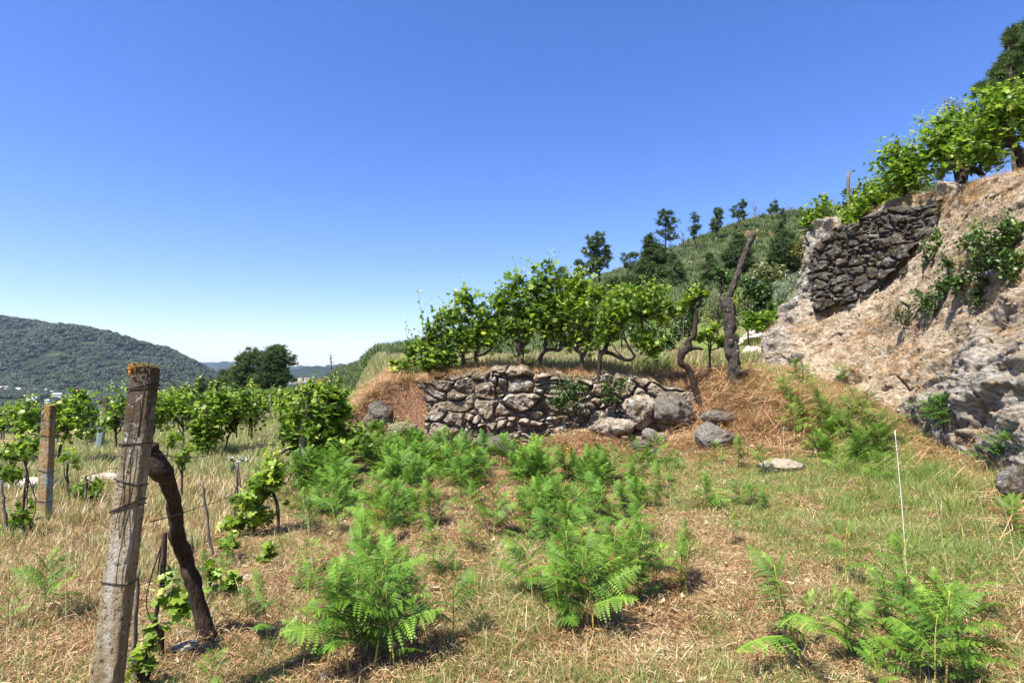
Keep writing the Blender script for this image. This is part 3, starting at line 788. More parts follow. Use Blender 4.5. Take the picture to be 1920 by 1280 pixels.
def tuft(name, n, rad, h, w, mat, seed, lean=0.5, curl=0.5, lo=0.0, hi=1.0, seg=3, head=0.0):
    r = np.random.default_rng(seed)
    g = Geo()
    az = r.uniform(0, 2 * math.pi, n); rd = rad * np.sqrt(r.uniform(0, 1, n))
    bx = np.cos(az) * rd; by = np.sin(az) * rd
    hh = h * r.uniform(0.45, 1.1, n); la = r.uniform(0, 2 * math.pi, n); le = np.abs(r.normal(0, lean, n)) * hh; cu = r.uniform(0, curl, n) * hh
    fa = la + r.choice([-1, 1], n) * math.pi / 2 + r.normal(0, 0.5, n)
    tn = r.uniform(lo, hi, n)
    ts = np.linspace(0, 1, seg + 1)
    rows = []
    for k, tk in enumerate(ts):
        x = bx + np.cos(la) * (le * tk + cu * tk ** 2); y = by + np.sin(la) * (le * tk + cu * tk ** 2)
        z = hh * tk * (1 - 0.35 * tk * np.minimum(cu / hh, 1)) - 0.02
        ww = w * (1 - tk * 0.85) if not head else w * (1 - tk * 0.6) + (w * head if k == seg - 1 else 0)
        rows.append((np.stack([x - np.cos(fa) * ww / 2, y - np.sin(fa) * ww / 2, z], -1), np.stack([x + np.cos(fa) * ww / 2, y + np.sin(fa) * ww / 2, z], -1)))
    V = np.stack([p_ for rw in rows for p_ in rw], 1)        # n, 2(seg+1), 3
    k = V.shape[1]
    q = np.array([[2 * a, 2 * a + 1, 2 * a + 3, 2 * a + 2] for a in range(seg)])
    Q = (q[None] + (np.arange(n) * k)[:, None, None]).reshape(-1, 4)
    g.add(V.reshape(-1, 3), None, Q, np.repeat(tn, k))
    return src(name, g, mat)

def sticks(name, n, rad, ln, w, mat, seed, z=0.02, lo=0.2, hi=1.0):
    """flat lying straws and needles"""
    r = np.random.default_rng(seed); g = Geo()
    for _ in range(n):
        a = r.uniform(0, 6.28); l = ln * r.uniform(0.4, 1.2); c = r.normal(0, rad * 0.5, 2); z0 = abs(r.normal(0, z)); z1 = abs(r.normal(0, z * 1.6)); cr = r.normal(0, 0.15) * l
        d = np.array([math.cos(a), math.sin(a)]); e = np.array([-d[1], d[0]])
        pts = [np.append(c - d * l / 2, z0), np.append(c + e * cr, (z0 + z1) / 2 + 0.01), np.append(c + d * l / 2, z1)]
        V = []
        for p_ in pts: V += [p_ - np.append(e * w / 2, 0), p_ + np.append(e * w / 2, w * 0.3)]
        g.add(V, None, [[0, 1, 3, 2], [2, 3, 5, 4]], r.uniform(lo, hi))
    return src(name, g, mat)

def sample(n, f, amin=-1.1, amax=1.15, dmin=2.0, dmax=30, power=1.0, seed=1):
    """points on the ground, denser near the viewer's end, kept with probability f(x, y)"""
    r = np.random.default_rng(seed)
    # density ~ D^-power per m2 -> radial pdf D^(1-power)
    u = r.uniform(0, 1, n); e = 2 - power
    D = (dmin ** e + u * (dmax ** e - dmin ** e)) ** (1 / e) if abs(e) > 1e-3 else dmin * (dmax / dmin) ** u
    x = r.uniform(amin, amax, n) * D
    k = r.uniform(0, 1, n) < f(x, D)
    x = x[k]; y = D[k]
    return np.stack([x, y, H(x, y)], -1), r.uniform(0, 6.28, len(x)), r

def bank_free(x, y):
    return (x < bank_base_x(y) + 0.15) | (y > 21)
def on_wall(x, y):
    xl = -2.35 - 0.26 * (y - 13)
    return (y > 12.85) & (y < 13.75) & (x > -2.4) & (x < 4.2)
def is_terrace(x, y):
    return (y > 13.75) & (x > -2.2 - 0.26 * (y - 13)) & (x < bank_base_x(y) + 0.6)
def is_vineyard(x, y):
    return (x < -3.0 - 0.08 * (y - 4)) & ~is_terrace(x, y) & (x < -2.6)
def edge_of(x, y):
    return np.interp(x / np.maximum(y, 0.1), [-1.9, -0.9, -0.62, -0.4, -0.3, -0.2], [15, 17, 24, 34, 40, 60])

# short mixed sward of the foreground
gA = [tuft('dry_a', 22, 0.10, 0.075, 0.0034, straw_m, 1, 0.9, 0.8), tuft('dry_b', 22, 0.12, 0.055, 0.0036, straw_m, 2, 1.2, 0.9, 0.3, 1), tuft('dry_c', 16, 0.08, 0.13, 0.003, straw_m, 3, 0.5, 0.8)]
gB = [tuft('green_a', 24, 0.09, 0.075, 0.004, grass_m, 4, 0.6, 0.6), tuft('green_b', 30, 0.11, 0.05, 0.0045, grass_m, 5, 0.9, 0.6, 0.2, 1), tuft('green_c', 16, 0.07, 0.12, 0.0035, grass_m, 6, 0.45, 0.6, 0.1, 1)]
lit = [sticks('litter_a', 34, 0.16, 0.07, 0.003, red_m, 7, 0.012, 0, 0.8), sticks('litter_b', 30, 0.18, 0.06, 0.003, straw_m, 8, 0.012), sticks('litter_c', 34, 0.17, 0.09, 0.003, red_m, 9, 0.015, 0, 0.8)]

def f_dry(x, y):
    g_, r_ = regions(x, y)
    return np.where(bank_free(x, y) & ~on_wall(x, y) & ~is_terrace(x, y), 0.12 + 0.88 * (1 - 0.6 * g_) * ss(fbm(x / 0.55, y / 0.55, o=3, s=71), -0.12, 0.25), 0)
def f_grn(x, y):
    g_, r_ = regions(x, y)
    return np.where(bank_free(x, y) & ~on_wall(x, y) & ~is_terrace(x, y), np.clip(0.05 + 1.35 * g_ * ss(fbm(x / 0.7 + 4, y / 0.7, o=4, s=72), -0.22, 0.2), 0, 1), 0)
def f_lit(x, y):
    g_, r_ = regions(x, y)
    return np.where(bank_free(x, y) & ~on_wall(x, y) & ~((y > 15) & is_terrace(x, y)), np.clip(0.15 + r_, 0, 1), 0)
P, rz, r = sample(34000, f_dry, dmin=2.1, dmax=20, power=1.25, seed=1)
scatter('dry_grass', P, rz, r.uniform(-0.25, 0.25, len(P)), r.uniform(0.6, 1.3, len(P)) * np.interp(P[:, 1], [2, 12], [0.9, 1.25]), r.integers(0, 3, len(P)), gA, 'short dry straw coloured grass covering the slope')
P, rz, r = sample(70000, f_grn, dmin=2.1, dmax=20, power=1.25, seed=2)
scatter('green_grass', P, rz, r.uniform(-0.2, 0.2, len(P)), r.uniform(0.6, 1.4, len(P)) * np.interp(P[:, 1], [2, 12], [0.85, 1.3]), r.integers(0, 3, len(P)), gB, 'short green grass and herbs growing through the straw')
P, rz, r = sample(34000, f_lit, dmin=2.1, dmax=20, power=1.1, seed=3)
scatter('dry_litter', P, rz, r.uniform(-0.12, 0.12, len(P)), r.uniform(0.7, 1.5, len(P)) * np.interp(P[:, 1], [2, 12], [0.9, 1.6]), r.integers(0, 3, len(P)), lit, 'reddish straw and pine needle litter lying on the soil', 'litter')

# straw hanging over the wall edge and the slopes beside it
rs = [tuft('bracken_straw_a', 22, 0.16, 0.22, 0.006, red_m, 12, 1.3, 1.2, 0.3, 1), tuft('bracken_straw_b', 18, 0.18, 0.14, 0.006, straw_m, 13, 1.6, 1.3, 0.4, 1), sticks('bracken_straw_c', 26, 0.22, 0.34, 0.006, red_m, 14, 0.05, 0.4, 1)]
def f_rs(x, y):
    g_, r_ = regions(x, y)
    d = x - bank_base_x(y)
    slope = np.exp(-((x - 5.2) / 1.5) ** 2 - ((y - 12.4) / 1.7) ** 2) * 1.2 + np.exp(-((x + 3.5) / 1.3) ** 2 - ((y - 14.3) / 1.7) ** 2)
    foot = 0.8 * np.exp(-((d + 0.2) / 0.6) ** 2) * ss(y, 3, 5) * (1 - ss(y, 15, 18))
    edge = np.exp(-((y - 14.0) / 0.45) ** 2) * (x > -3) * (x < 6)
    return np.where(bank_free(x, y) & ~on_wall(x, y), np.clip(slope + foot + edge * 0.9, 0, 1), 0)
P, rz, r = sample(17000, f_rs, amin=-0.45, amax=0.95, dmin=4, dmax=18, power=0.7, seed=4)
scatter('bracken_straw', P, rz, r.uniform(-0.3, 0.3, len(P)), r.uniform(0.6, 1.2, len(P)), r.integers(0, 3, len(P)), rs, 'orange brown dead bracken straw on the slopes and wall edge', 'straw')
r = np.random.default_rng(16); n = 5200
x = np.concatenate([r.uniform(-6.0, -2.1, n // 2), r.uniform(3.9, 7.2, n // 2)]); y = np.concatenate([r.uniform(12.9, 18, n // 2), r.uniform(10.6, 15.0, n // 2)])
xl = -2.35 - 0.26 * (y - 13)
k = np.where(x < 0, np.exp(-((x - xl + 1.1) / 1.3) ** 2), np.exp(-((x - 5.3) / 1.3) ** 2 - ((y - 12.6) / 1.6) ** 2)) * (0.6 + 0.4 * (fbm(x, y, o=3, s=55) > -0.2)) > r.uniform(0, 1.5, n)
x = x[k]; y = y[k]; n = len(x)
scatter('slope_straw', np.stack([x, y, H(x, y)], -1), r.uniform(0, 6.28, n), r.uniform(-0.9, 0.9, n), r.uniform(0.6, 1.3, n), r.integers(0, 3, n), [o_.copy() for o_ in rs], 'matted orange straw covering the steep earth at both ends of the terrace wall', 'straw')
# along the top edge of the wall itself
n = 700; r = np.random.default_rng(15); x = r.uniform(-2.2, 4.6, n); zt = np.interp(x, [-2.2, -1.5, 0, 1.5, 2.9, 4.2, 5], [1.5, 1.6, 1.66, 1.58, 1.48, 1.25, 0.9])
P = np.stack([x, 13.35 + r.uniform(-0.02, 0.35, n), zt + 0.02], -1)
scatter('wall_top_straw', P, r.uniform(0, 6.28, n), (r.uniform(0.1, 0.9, n), r.uniform(-.3, .3, n)), r.uniform(0.5, 1.0, n), r.integers(0, 3, n), [o_.copy() for o_ in rs], 'dead orange straw spilling over the top of the terrace wall', 'straw')

# tall oat grass of the vineyard and of the terrace
oa = [tuft('oat_a', 22, 0.14, 0.48, 0.0055, oat_m, 21, 0.18, 0.35, 0.2, 1, head=1.6), tuft('oat_b', 24, 0.16, 0.40, 0.006, oat_m, 22, 0.22, 0.4, 0.1, 0.9, head=1.6), tuft('oat_c', 20, 0.14, 0.52, 0.0055, straw_m, 23, 0.2, 0.35, 0.3, 1, head=1.8), tuft('oat_d', 26, 0.16, 0.34, 0.006, straw_m, 24, 0.3, 0.4, 0.3, 1, head=1.4)]
def f_vy(x, y):
    n_ = ss(fbm(x / 1.6, y / 1.6, o=3, s=81), -0.30, 0.15)
    return np.where(is_vineyard(x, y) & (y < edge_of(x, y) * 1.08), (0.30 + 0.7 * n_) * ss(y, 3.5, 7.5), 0)
P, rz, r = sample(60000, f_vy, amin=-1.15, amax=-0.1, dmin=3.4, dmax=46, power=1.0, seed=5)
gsel = ss(P[:, 1] + 7 * fbm(P[:, 0] / 3, P[:, 1] / 3, o=3, s=82), 4.5, 12)
idx = np.where(r.uniform(0, 1, len(P)) < 0.28 + 0.62 * gsel, r.integers(0, 2, len(P)), r.integers(2, 4, len(P)))
scatter('tall_grass', P, rz, r.uniform(-0.1, 0.1, len(P)), r.uniform(0.6, 1.05, len(P)) * np.interp(P[:, 1], [3, 8, 20, 45], [0.32, 0.62, 0.85, 1.2]), idx, oa, 'tall pale dry grass between the vine rows of the lower vineyard')
def f_tr(x, y):
    return np.where(is_terrace(x, y) & (y > 14.0 + 0.25 * noise(x * 2, y * 0) + np.clip(x - 3.2, 0, 9) * 0.9) & (y < 30), 1.0, 0)
P, rz, r = sample(26000, f_tr, amin=-0.3, amax=0.62, dmin=13.9, dmax=30, power=1.6, seed=6)
scatter('terrace_grass', P, rz, r.uniform(-0.1, 0.1, len(P)), r.uniform(0.7, 1.15, len(P)), np.where(r.uniform(0, 1, len(P)) < 0.8, r.integers(0, 2, len(P)), 2), [o_.copy() for o_ in oa], 'tall pale green oat grass behind the vines on the terrace')
# lush green patch under the bank
lu = [tuft('lush_a', 34, 0.12, 0.30, 0.006, grass_m, 31, 0.35, 0.5, 0.3, 0.9), tuft('lush_b', 30, 0.13, 0.24, 0.006, grass_m, 32, 0.45, 0.5, 0.2, 0.8)]
c0 = hit(1755, 900); c1 = hit(1530, 745)
def f_lu(x, y):
    d0 = ((x - c0[0]) / 0.75) ** 2 + ((y - c0[1]) / 1.5) ** 2
    d1 = ((x - c1[0]) / 1.1) ** 2 + ((y - c1[1]) / 2.4) ** 2
    d2 = x - bank_base_x(y)
    return np.where(bank_free(x, y), np.clip(0.8 * np.exp(-d0) + 0.5 * np.exp(-d1) + 0.10 * np.exp(-((d2 + 1.9) / 1.3) ** 2), 0, 1), 0)
P, rz, r = sample(12000, f_lu, amin=0.35, amax=0.95, dmin=4.5, dmax=20, power=0.6, seed=7)
scatter('lush_grass', P, rz, r.uniform(-0.1, 0.1, len(P)), r.uniform(0.5, 1.0, len(P)), r.integers(0, 2, len(P)), lu, 'lush bright green grass at the foot of the bank')

wd = [tuft('weed_a', 9, 0.14, 0.20, 0.0026, grass_m, 41, 0.4, 0.4, 0.1, 0.8), tuft('weed_b', 8, 0.15, 0.20, 0.0022, oat_m, 42, 0.4, 0.6, 0.2, 0.8, head=1.5), tuft('weed_c', 9, 0.12, 0.16, 0.0024, straw_m, 43, 0.6, 0.8, 0.2, 0.8, head=1.3)]
def f_wd(x, y):
    return np.where(bank_free(x, y) & ~is_terrace(x, y) & ~on_wall(x, y) & (x > -3 - 0.1 * y), ss(fbm(x / 0.8 + 31, y / 0.8, o=3, s=93), -0.05, 0.35), 0)
P, rz, r = sample(5500, f_wd, dmin=2.3, dmax=13, power=1.1, seed=12)
scatter('tall_weeds', P, rz, r.uniform(-0.15, 0.15, len(P)), r.uniform(0.5, 1.1, len(P)), r.integers(0, 3, len(P)), wd, 'loose taller weeds and seeding grass stems on the slope')
# dead oak leaves and chips of stone
def leaf_flat(name, seed, mat, s_=0.035):
    r = np.random.default_rng(seed); an = np.linspace(0, 2 * math.pi, 13)[:-1]
    rad = (0.55 + 0.45 * np.abs(np.cos(an))) * r.uniform(0.6, 1.2, 12) * s_ * 0.62
    V = np.stack([np.cos(an) * rad * 1.5, np.sin(an) * rad, 0.35 * (np.cos(an) * rad) ** 2 / s_ + r.uniform(0, 0.006, 12) + 0.008], -1)
    V = np.concatenate([V, [[0, 0, 0.004]]])
    return src(name, Geo().add(V, [(12, a, (a + 1) % 12) for a in range(12)], tint=r.uniform(0.2, 0.9)), mat)
dl = [leaf_flat('fallen_a', 1, deadleaf_m), leaf_flat('fallen_b', 2, deadleaf_m, 0.028), leaf_flat('fallen_c', 3, deadleaf_m, 0.042)]
def f_dl(x, y):
    g_, r_ = regions(x, y)
    return np.where(bank_free(x, y) & ~is_terrace(x, y) & ~on_wall(x, y), (0.15 + 0.85 * r_) * ss(fbm(x / 0.9 + 20, y / 0.9, o=3, s=91), -0.2, 0.3), 0)
P, rz, r = sample(13000, f_dl, dmin=2.1, dmax=14, power=1.0, seed=8)
P[:, 2] += 0.02
scatter('fallen_leaves', P, rz, r.uniform(-0.6, 0.6, len(P)), r.uniform(0.5, 1.25, len(P)), r.integers(0, 3, len(P)), dl, 'pale curled dead leaves scattered over the dry soil', 'leaves')
def pebble(name, seed):
    V, T_ = ICO2; V = V * (1 + 0.25 * fbm(V[:, 0] * 1.5 + seed, V[:, 1] * 1.5, V[:, 2] * 1.5, o=3, s=seed))[:, None] * np.array([1, 0.8, 0.55]) * 0.022
    return src(name, Geo().add(V, T_, tint=0.6), pale_rock)
P, rz, r = sample(2600, f_dl, dmin=2.1, dmax=16, power=0.9, seed=9)
scatter('pebbles', P, rz, r.uniform(-0.5, 0.5, len(P)), r.uniform(0.4, 1.8, len(P)), r.integers(0, 2, len(P)), [pebble('pebble_a', 3), pebble('pebble_b', 8)], 'small pale stones lying in the dry litter', 'pebbles')
# tiny flowers
def flower(name, col, s_):
    m = plain(name + '_petal', col, 0.6, var=0.1)
    g = Geo()
    for a in range(6):
        c_, s__ = math.cos(a * 1.047), math.sin(a * 1.047)
        g.add([(0, 0, 0.09), (c_ * s_ - s__ * s_ * .4, s__ * s_ + c_ * s_ * .4, 0.095), (c_ * s_ + s__ * s_ * .4, s__ * s_ - c_ * s_ * .4, 0.095)], [(0, 1, 2)])
    V, T_, Q_ = tube([(0, 0, 0), (0.01, 0, 0.05), (0, 0, 0.09)], 0.0015, 4)
    g.add(V, T_, Q_)
    return src(name, g, m)
P, rz, r = sample(1100, lambda x, y: np.where(bank_free(x, y) & (x > -1.5) & (y < 11), ss(fbm(x / 1.5, y / 1.5, o=2, s=99), -0.1, 0.2), 0), dmin=4.2, dmax=11, power=0.5, seed=10)
scatter('wild_flowers', P, rz, r.uniform(-0.2, 0.2, len(P)), r.uniform(0.4, 0.8, len(P)), np.where(P[:, 0] > 2.6, 1, 0) * (r.uniform(0, 1, len(P)) > 0.3), [flower('flower_a_lilac', (0.35, 0.33, 0.75), 0.011), flower('flower_b_yellow', (0.80, 0.62, 0.05), 0.010)], 'tiny lilac and yellow wild flowers dotted through the grass', 'flowers')

# tufts of dry growth clinging to the bank
V_ = bank_pts.reshape(-1, 3); r = np.random.default_rng(44)
sel = r.integers(0, len(V_), 60000)
v_ = V_[sel]
dens = ss(fbm(v_[:, 1] / 1.1, v_[:, 2] / 0.6, o=4, s=95), 0.0, 0.30) * 0.5 + 0.5 * ss(v_[:, 2] - (plateau(v_[:, 0], v_[:, 1]) - 0.5), -0.3, 0.4)
dens = dens * (1 - 0.6 * rocky.ravel()[sel]) * (v_[:, 1] > 5)
v_ = v_[r.uniform(0, 1, len(v_)) < dens * 0.38]
scatter('bank_straw', v_, r.uniform(0, 6.28, len(v_)), r.uniform(-0.9, 0.9, len(v_)), r.uniform(0.35, 0.9, len(v_)), r.integers(0, 3, len(v_)), [tuft('bankstraw_a', 26, 0.13, 0.15, 0.006, red_m, 51, 0.9, 1.1, 0.4, 1), tuft('bankstraw_b', 24, 0.14, 0.12, 0.006, straw_m, 52, 1.0, 1.1, 0.2, 0.8), sticks('bankstraw_c', 24, 0.14, 0.12, 0.006, red_m, 53, 0.03, 0.3, 1)], 'dry straw and moss clinging to the crumbling bank', 'straw')
# loose crumbs of granite on the bank
v_ = V_[r.integers(0, len(V_), 3500)]; v_ = v_[(v_[:, 1] > 4)]
def crumb(name, seed):
    V, T_ = ICO2; V = V * (1 + 0.5 * fbm(V[:, 0] * 1.7 + seed, V[:, 1] * 1.7, V[:, 2] * 1.7, o=3, s=seed))[:, None] * np.array([1, 0.8, 0.6]) * 0.035
    return src(name, Geo().add(V, T_, tint=0.5), mb)
scatter('granite_rubble', v_, r.uniform(0, 6.28, len(v_)), r.uniform(-1, 1, len(v_)), r.uniform(0.2, 1.0, len(v_)) ** 2 * 1.3, r.integers(0, 2, len(v_)), [crumb('crumb_a', 3), crumb('crumb_b', 5)], 'loose crumbs of granite all over the bank', 'rubble')

def blob_tree(name, seed, mat=None, flat=0.6):
    r = np.random.default_rng(seed); n = 90
    v = r.normal(size=(n, 3)); v /= np.linalg.norm(v, axis=1)[:, None]; v = v * r.uniform(0.6, 1, n)[:, None] * np.array([0.75, 0.75, flat]) + np.array([0, 0, 0.7])
    g = Geo(); tv = np.array([[0, 0, 0.22], [0.22, 0, -0.05], [-0.12, 0.2, 0], [-0.12, -0.2, 0]])
    stamp(g, tv, [[0, 1, 2], [0, 2, 3], [0, 3, 1]], v, rot_random(n, rng=r), r.uniform(0.7, 1.3, n), r.uniform(0, 1, n))
    return src(name, g, mat or forest_m)
def small_bush(name, seed):
    r = np.random.default_rng(seed); n = 420; g = Geo()
    v = r.normal(size=(n, 3)); v /= np.linalg.norm(v, axis=1)[:, None]; v = v * r.uniform(0.5, 1, n)[:, None] * np.array([0.6, 0.6, 0.55]) + np.array([0, 0, 0.5])
    tv = np.array([[0, -0.5, 0], [0.26, 0, 0.05], [0, 0.55, -0.08], [-0.26, 0, 0.03]])
    stamp(g, tv, [(0, 1, 3), (1, 2, 3)], v, rot_random(n, rng=r), r.uniform(0.08, 0.16, n), r.uniform(0, 1, n))
    return src(name, g, oak_m)
# broom scrub of the hill
def broom(name, seed, mat, n=150, h=1.0):
    r = np.random.default_rng(seed); g = Geo()
    az = r.uniform(0, 6.28, n); ti = np.abs(r.normal(0, 0.85, n)); l = h * r.uniform(0.6, 1.1, n) * (1 - 0.25 * ti)
    base = np.stack([np.cos(az) * 0.25 * r.uniform(0, 1, n), np.sin(az) * 0.25 * r.uniform(0, 1, n), np.zeros(n)], -1)
    d = np.stack([np.cos(az) * np.sin(ti), np.sin(az) * np.sin(ti), np.cos(ti)], -1)
    fa = r.uniform(0, 6.28, n); w_ = np.stack([np.cos(fa), np.sin(fa), np.zeros(n)], -1) * 0.045
    p0 = base; p1 = base + d * l[:, None] * 0.6; p2 = base + d * l[:, None] + np.array([0, 0, -0.1]) * ti[:, None]
    V = np.stack([p0, p1 - w_, p1 + w_, p2], 1); k = np.arange(n)[:, None, None] * 4
    g.add(V.reshape(-1, 3), (np.array([[0, 1, 2], [1, 3, 2]])[None] + k).reshape(-1, 3), tint=np.repeat(r.uniform(0, 1, n), 4))
    return src(name, g, mat)
bs = [broom('broom_a', 1, broom_m), broom('broom_b', 2, broom_m, 120, 0.8), broom('broom_c', 3, broom_m, 170, 1.2), broom('broom_d_dry', 4, straw_m, 90, 0.6)]

r = np.random.default_rng(61)
n = 22000
a = r.uniform(-0.5, 0.95, n); hd = np.interp(a, HILL_X, HILL_D)
D = hd * np.sqrt(r.uniform(0.16, 1.12, n)); x = a * D
keep = (D > np.interp(a, [-1, -0.35, -0.1, 0.1, 0.4, 1], [40, 44, 31, 28, 28, 30])) & (fbm(x / 6, D / 6, o=3, s=77) > -0.42)
x = x[keep]; D = D[keep]; n = len(x)
bidx = np.where(fbm(x / 9, D / 9, o=2, s=78) > 0.45, 3, r.integers(0, 3, n))
bidx = np.where((fbm(x / 7 + 50, D / 7, o=3, s=98) > 0.16) & (r.uniform(0, 1, n) < 0.35), 4, bidx)
scatter('broom_scrub', np.stack([x, D, H(x, D) - 0.05], -1), r.uniform(0, 6.28, n), r.uniform(-0.15, 0.15, n), r.uniform(0.45, 1.25, n) ** 1.0 * np.interp(D, [25, 100], [0.7, 1.1]), bidx, bs + [small_bush('bush_e', 6)], 'grey green broom scrub covering the whole hill behind the terrace', 'scrub')

# forest on the far mountains and in the valley
r = np.random.default_rng(62); n = 42000
a = r.uniform(-1.05, 0.0, n); D = 560 * (2500 / 560) ** (r.uniform(0, 1, n) ** 0.8); x = a * D
fz = fbm(x / 190, D / 190, o=4, s=79)
keep = (fz > np.where(D < 1500, -0.05, -0.55)) 
x = x[keep]; D = D[keep]; n = len(x)
scatter('forest', np.stack([x, D, H(x, D) - 1], -1), r.uniform(0, 6.28, n), r.uniform(-0.1, 0.1, n), r.uniform(5, 12, n) * np.interp(D, [600, 1500, 2500], [0.6, 0.85, 1.25]), r.integers(0, 3, n), [blob_tree('forest_a', 1), blob_tree('forest_b', 2), blob_tree('forest_c', 3)], 'dark distant woodland covering the valley and the far mountain', 'forest')

# ------------------------------------------------------------------ concrete posts
def concrete(name, top_moss, blue=0.0, ochre=0.3):
    m, t, b = new_mat(name)
    p = objco(t)
    sp = nd(t, 'ShaderNodeSeparateXYZ'); t.links.new(p, sp.inputs[0])
    n = ntex(t, 9, 6, 0.65, p); n2 = ntex(t, 45, 5, 0.8, p); n3 = ntex(t, 24, 4, 0.7, p)
    mp = nd(t, 'ShaderNodeMapping'); t.links.new(p, mp.inputs[0]); mp.inputs['Scale'].default_value = (14, 14, 1.2)
    n4 = ntex(t, 1.6, 4, 0.6, mp.outputs[0])
    c = ramp(t, n4, [(0.33, (0.20, 0.17, 0.11)), (0.5, (0.34, 0.28, 0.17)), (0.66, (0.50, 0.47, 0.39))])
    c = mixc(t, ramp(t, n, [(0.50, (0, 0, 0)), (0.64, (0.9, 0.9, 0.9))]), c, (0.34, 0.22, 0.07) if ochre > 0.5 else (0.27, 0.20, 0.10))
    if blue: c = mixc(t, ramp(t, mth(t, 'ADD', attr(t), mth(t, 'MULTIPLY', n, 0.2)), [(blue - 0.05, (0.9, 0.9, 0.9)), (blue + 0.12, (0, 0, 0))]), c, (0.27, 0.37, 0.38))
    up = mth(t, 'ADD', attr(t), mth(t, 'MULTIPLY', mth(t, 'SUBTRACT', n, 0.5), 0.9))
    c = mixc(t, ramp(t, up, [(min(top_moss, 1) * 0.72, (0, 0, 0)), (min(top_moss, 1) * 0.95, (0.85, 0.85, 0.85))]), c, (0.075, 0.055, 0.035))
    if ochre > 0.5: c = mixc(t, ramp(t, mth(t, 'ADD', n4, n), [(0.97, (0, 0, 0)), (1.05, (0.8, 0.8, 0.8))]), c, (0.40, 0.23, 0.055))
    c = mixc(t, ramp(t, n2, [(0.36, (1, 1, 1)), (0.46, (0, 0, 0))]), c, (0.045, 0.036, 0.025))
    c = mixc(t, ramp(t, n3, [(0.62, (0, 0, 0)), (0.66, (1, 1, 1))]), c, (0.55, 0.56, 0.50))
    t.links.new(c, b.inputs['Base Color']); b.inputs['Roughness'].default_value = 0.95; b.inputs['Specular IOR Level'].default_value = 0.15
    bump(t, b, mth(t, 'ADD', n2, n), 1.0, 0.02)
    return m
rust_m = plain('rusty_wire', (0.035, 0.024, 0.018), 0.7, 0.3)
galv_m = plain('dull_wire', (0.10, 0.09, 0.08), 0.6, 0.3)
lichen_m = plain('orange_lichen', (0.50, 0.20, 0.02), 0.9, var=0.5, scale=60)
moss_m = plain('brown_moss', (0.16, 0.115, 0.03), 0.95, var=0.6, scale=60)

def post(label, base, top, w, mat, rot=0.42, name='vineyard_post', ties=(), seed=0, group=None, taper=0.88, chip=1.0):
    base = np.array(base, float); top = np.array(top, float)
    Lh = np.linalg.norm(top - base); zax = (top - base) / Lh
    root = thing(name, label, 'post', base, group)
    xa = np.array([math.cos(rot), math.sin(rot), 0]); xa -= zax * np.dot(xa, zax); xa /= np.linalg.norm(xa); ya = np.cross(zax, xa)
    M = Matrix(((xa[0], ya[0], zax[0]), (xa[1], ya[1], zax[1]), (xa[2], ya[2], zax[2]))).to_4x4()
    nz = max(24, int(Lh / 0.018)); ns = 10
    ring = []
    for s_ in range(4):
        for q in range(ns):
            t_ = -1 + 2 * q / ns
            ring.append([(t_, -1), (1, t_), (-t_, 1), (-1, -t_)][s_])
    ring = np.array(ring, float)
    rc = 0.86
    l_ = (np.abs(ring) ** 7).sum(1) ** (1 / 7); ring = ring / l_[:, None] * 1.02
    V = []
    for i_ in range(nz + 1):
        f = i_ / nz; s_ = w / 2 * (1 + (taper - 1) * f)
        P = np.concatenate([ring * s_, np.full((len(ring), 1), f * Lh)], 1)
        nn = 0.035 * fbm(P[:, 0] * 9 + seed, P[:, 1] * 9, P[:, 2] * 4, o=3, s=seed) + 0.03 * fbm(P[:, 0] * 50, P[:, 1] * 50 + seed, P[:, 2] * 40, o=2, s=seed + 1)
        cor = (np.minimum(np.abs(ring[:, 0]), np.abs(ring[:, 1])) > 0.8) * np.clip(noise(P[:, 0] * 3 + seed, P[:, 2] * 34, s=seed + 2), 0, 1) * 0.10 * chip
        P[:, :2] *= (1 + (nn - cor) * chip)[:, None]
        V.append(P)
    V = np.concatenate(V); n = len(ring)
    i = np.arange(nz)[:, None] * n; j = np.arange(n)[None, :]; k = (j + 1) % n
    Q = np.stack([i + j, i + k, i + n + k, i + n + j], -1).reshape(-1, 4)
    # uneven cap
    last = V[-n:]; c_ = last.mean(0)
    cap = np.concatenate([c_ + (last - c_) * f + np.array([0, 0, 0.006]) for f in (0.66, 0.33)] + [[c_ + [0, 0, 0.008]]])
    m0 = nz * n; m1 = len(V); m2 = m1 + n; m3 = m2 + n
    Q2 = np.concatenate([np.stack([m0 + j[0], m0 + k[0], m1 + k[0], m1 + j[0]], -1), np.stack([m1 + j[0], m1 + k[0], m2 + k[0], m2 + j[0]], -1)])
    T2 = np.stack([m2 + j[0], m2 + k[0], np.full(n, m3)], -1)
    o = Geo().add(np.concatenate([V, cap]), T2, np.concatenate([Q, Q2]), np.concatenate([V, cap])[:, 2] / Lh).obj('shaft', mat, root, smooth=False)
    for f, double in ties:
        z0 = f * Lh; s_ = w / 2 * (1 + (taper - 1) * f) * 1.06
        loop = [(-1, -1), (0, -1.02), (1, -1), (1.02, 0), (1, 1), (-1, 1), (-1, -1)]
        sl = random.uniform(-0.02, 0.02)
        g = Geo()
        for d_ in range(double):
            P = np.array([(a * s_, c2 * s_, z0 + a * sl + d_ * 0.012 * (1 + a) + random.uniform(-.002, .002)) for a, c2 in loop])
            V_, T_, Q_ = tube(P, 0.0028 * (w / 0.1) ** 0.5, 6); g.add(V_, T_, Q_)
        g.obj('wire_tie', rust_m, root)
    R = M.copy(); root.matrix_world = Matrix.Translation(Vector(base)) @ R
    return root, xa, ya, zax, Lh

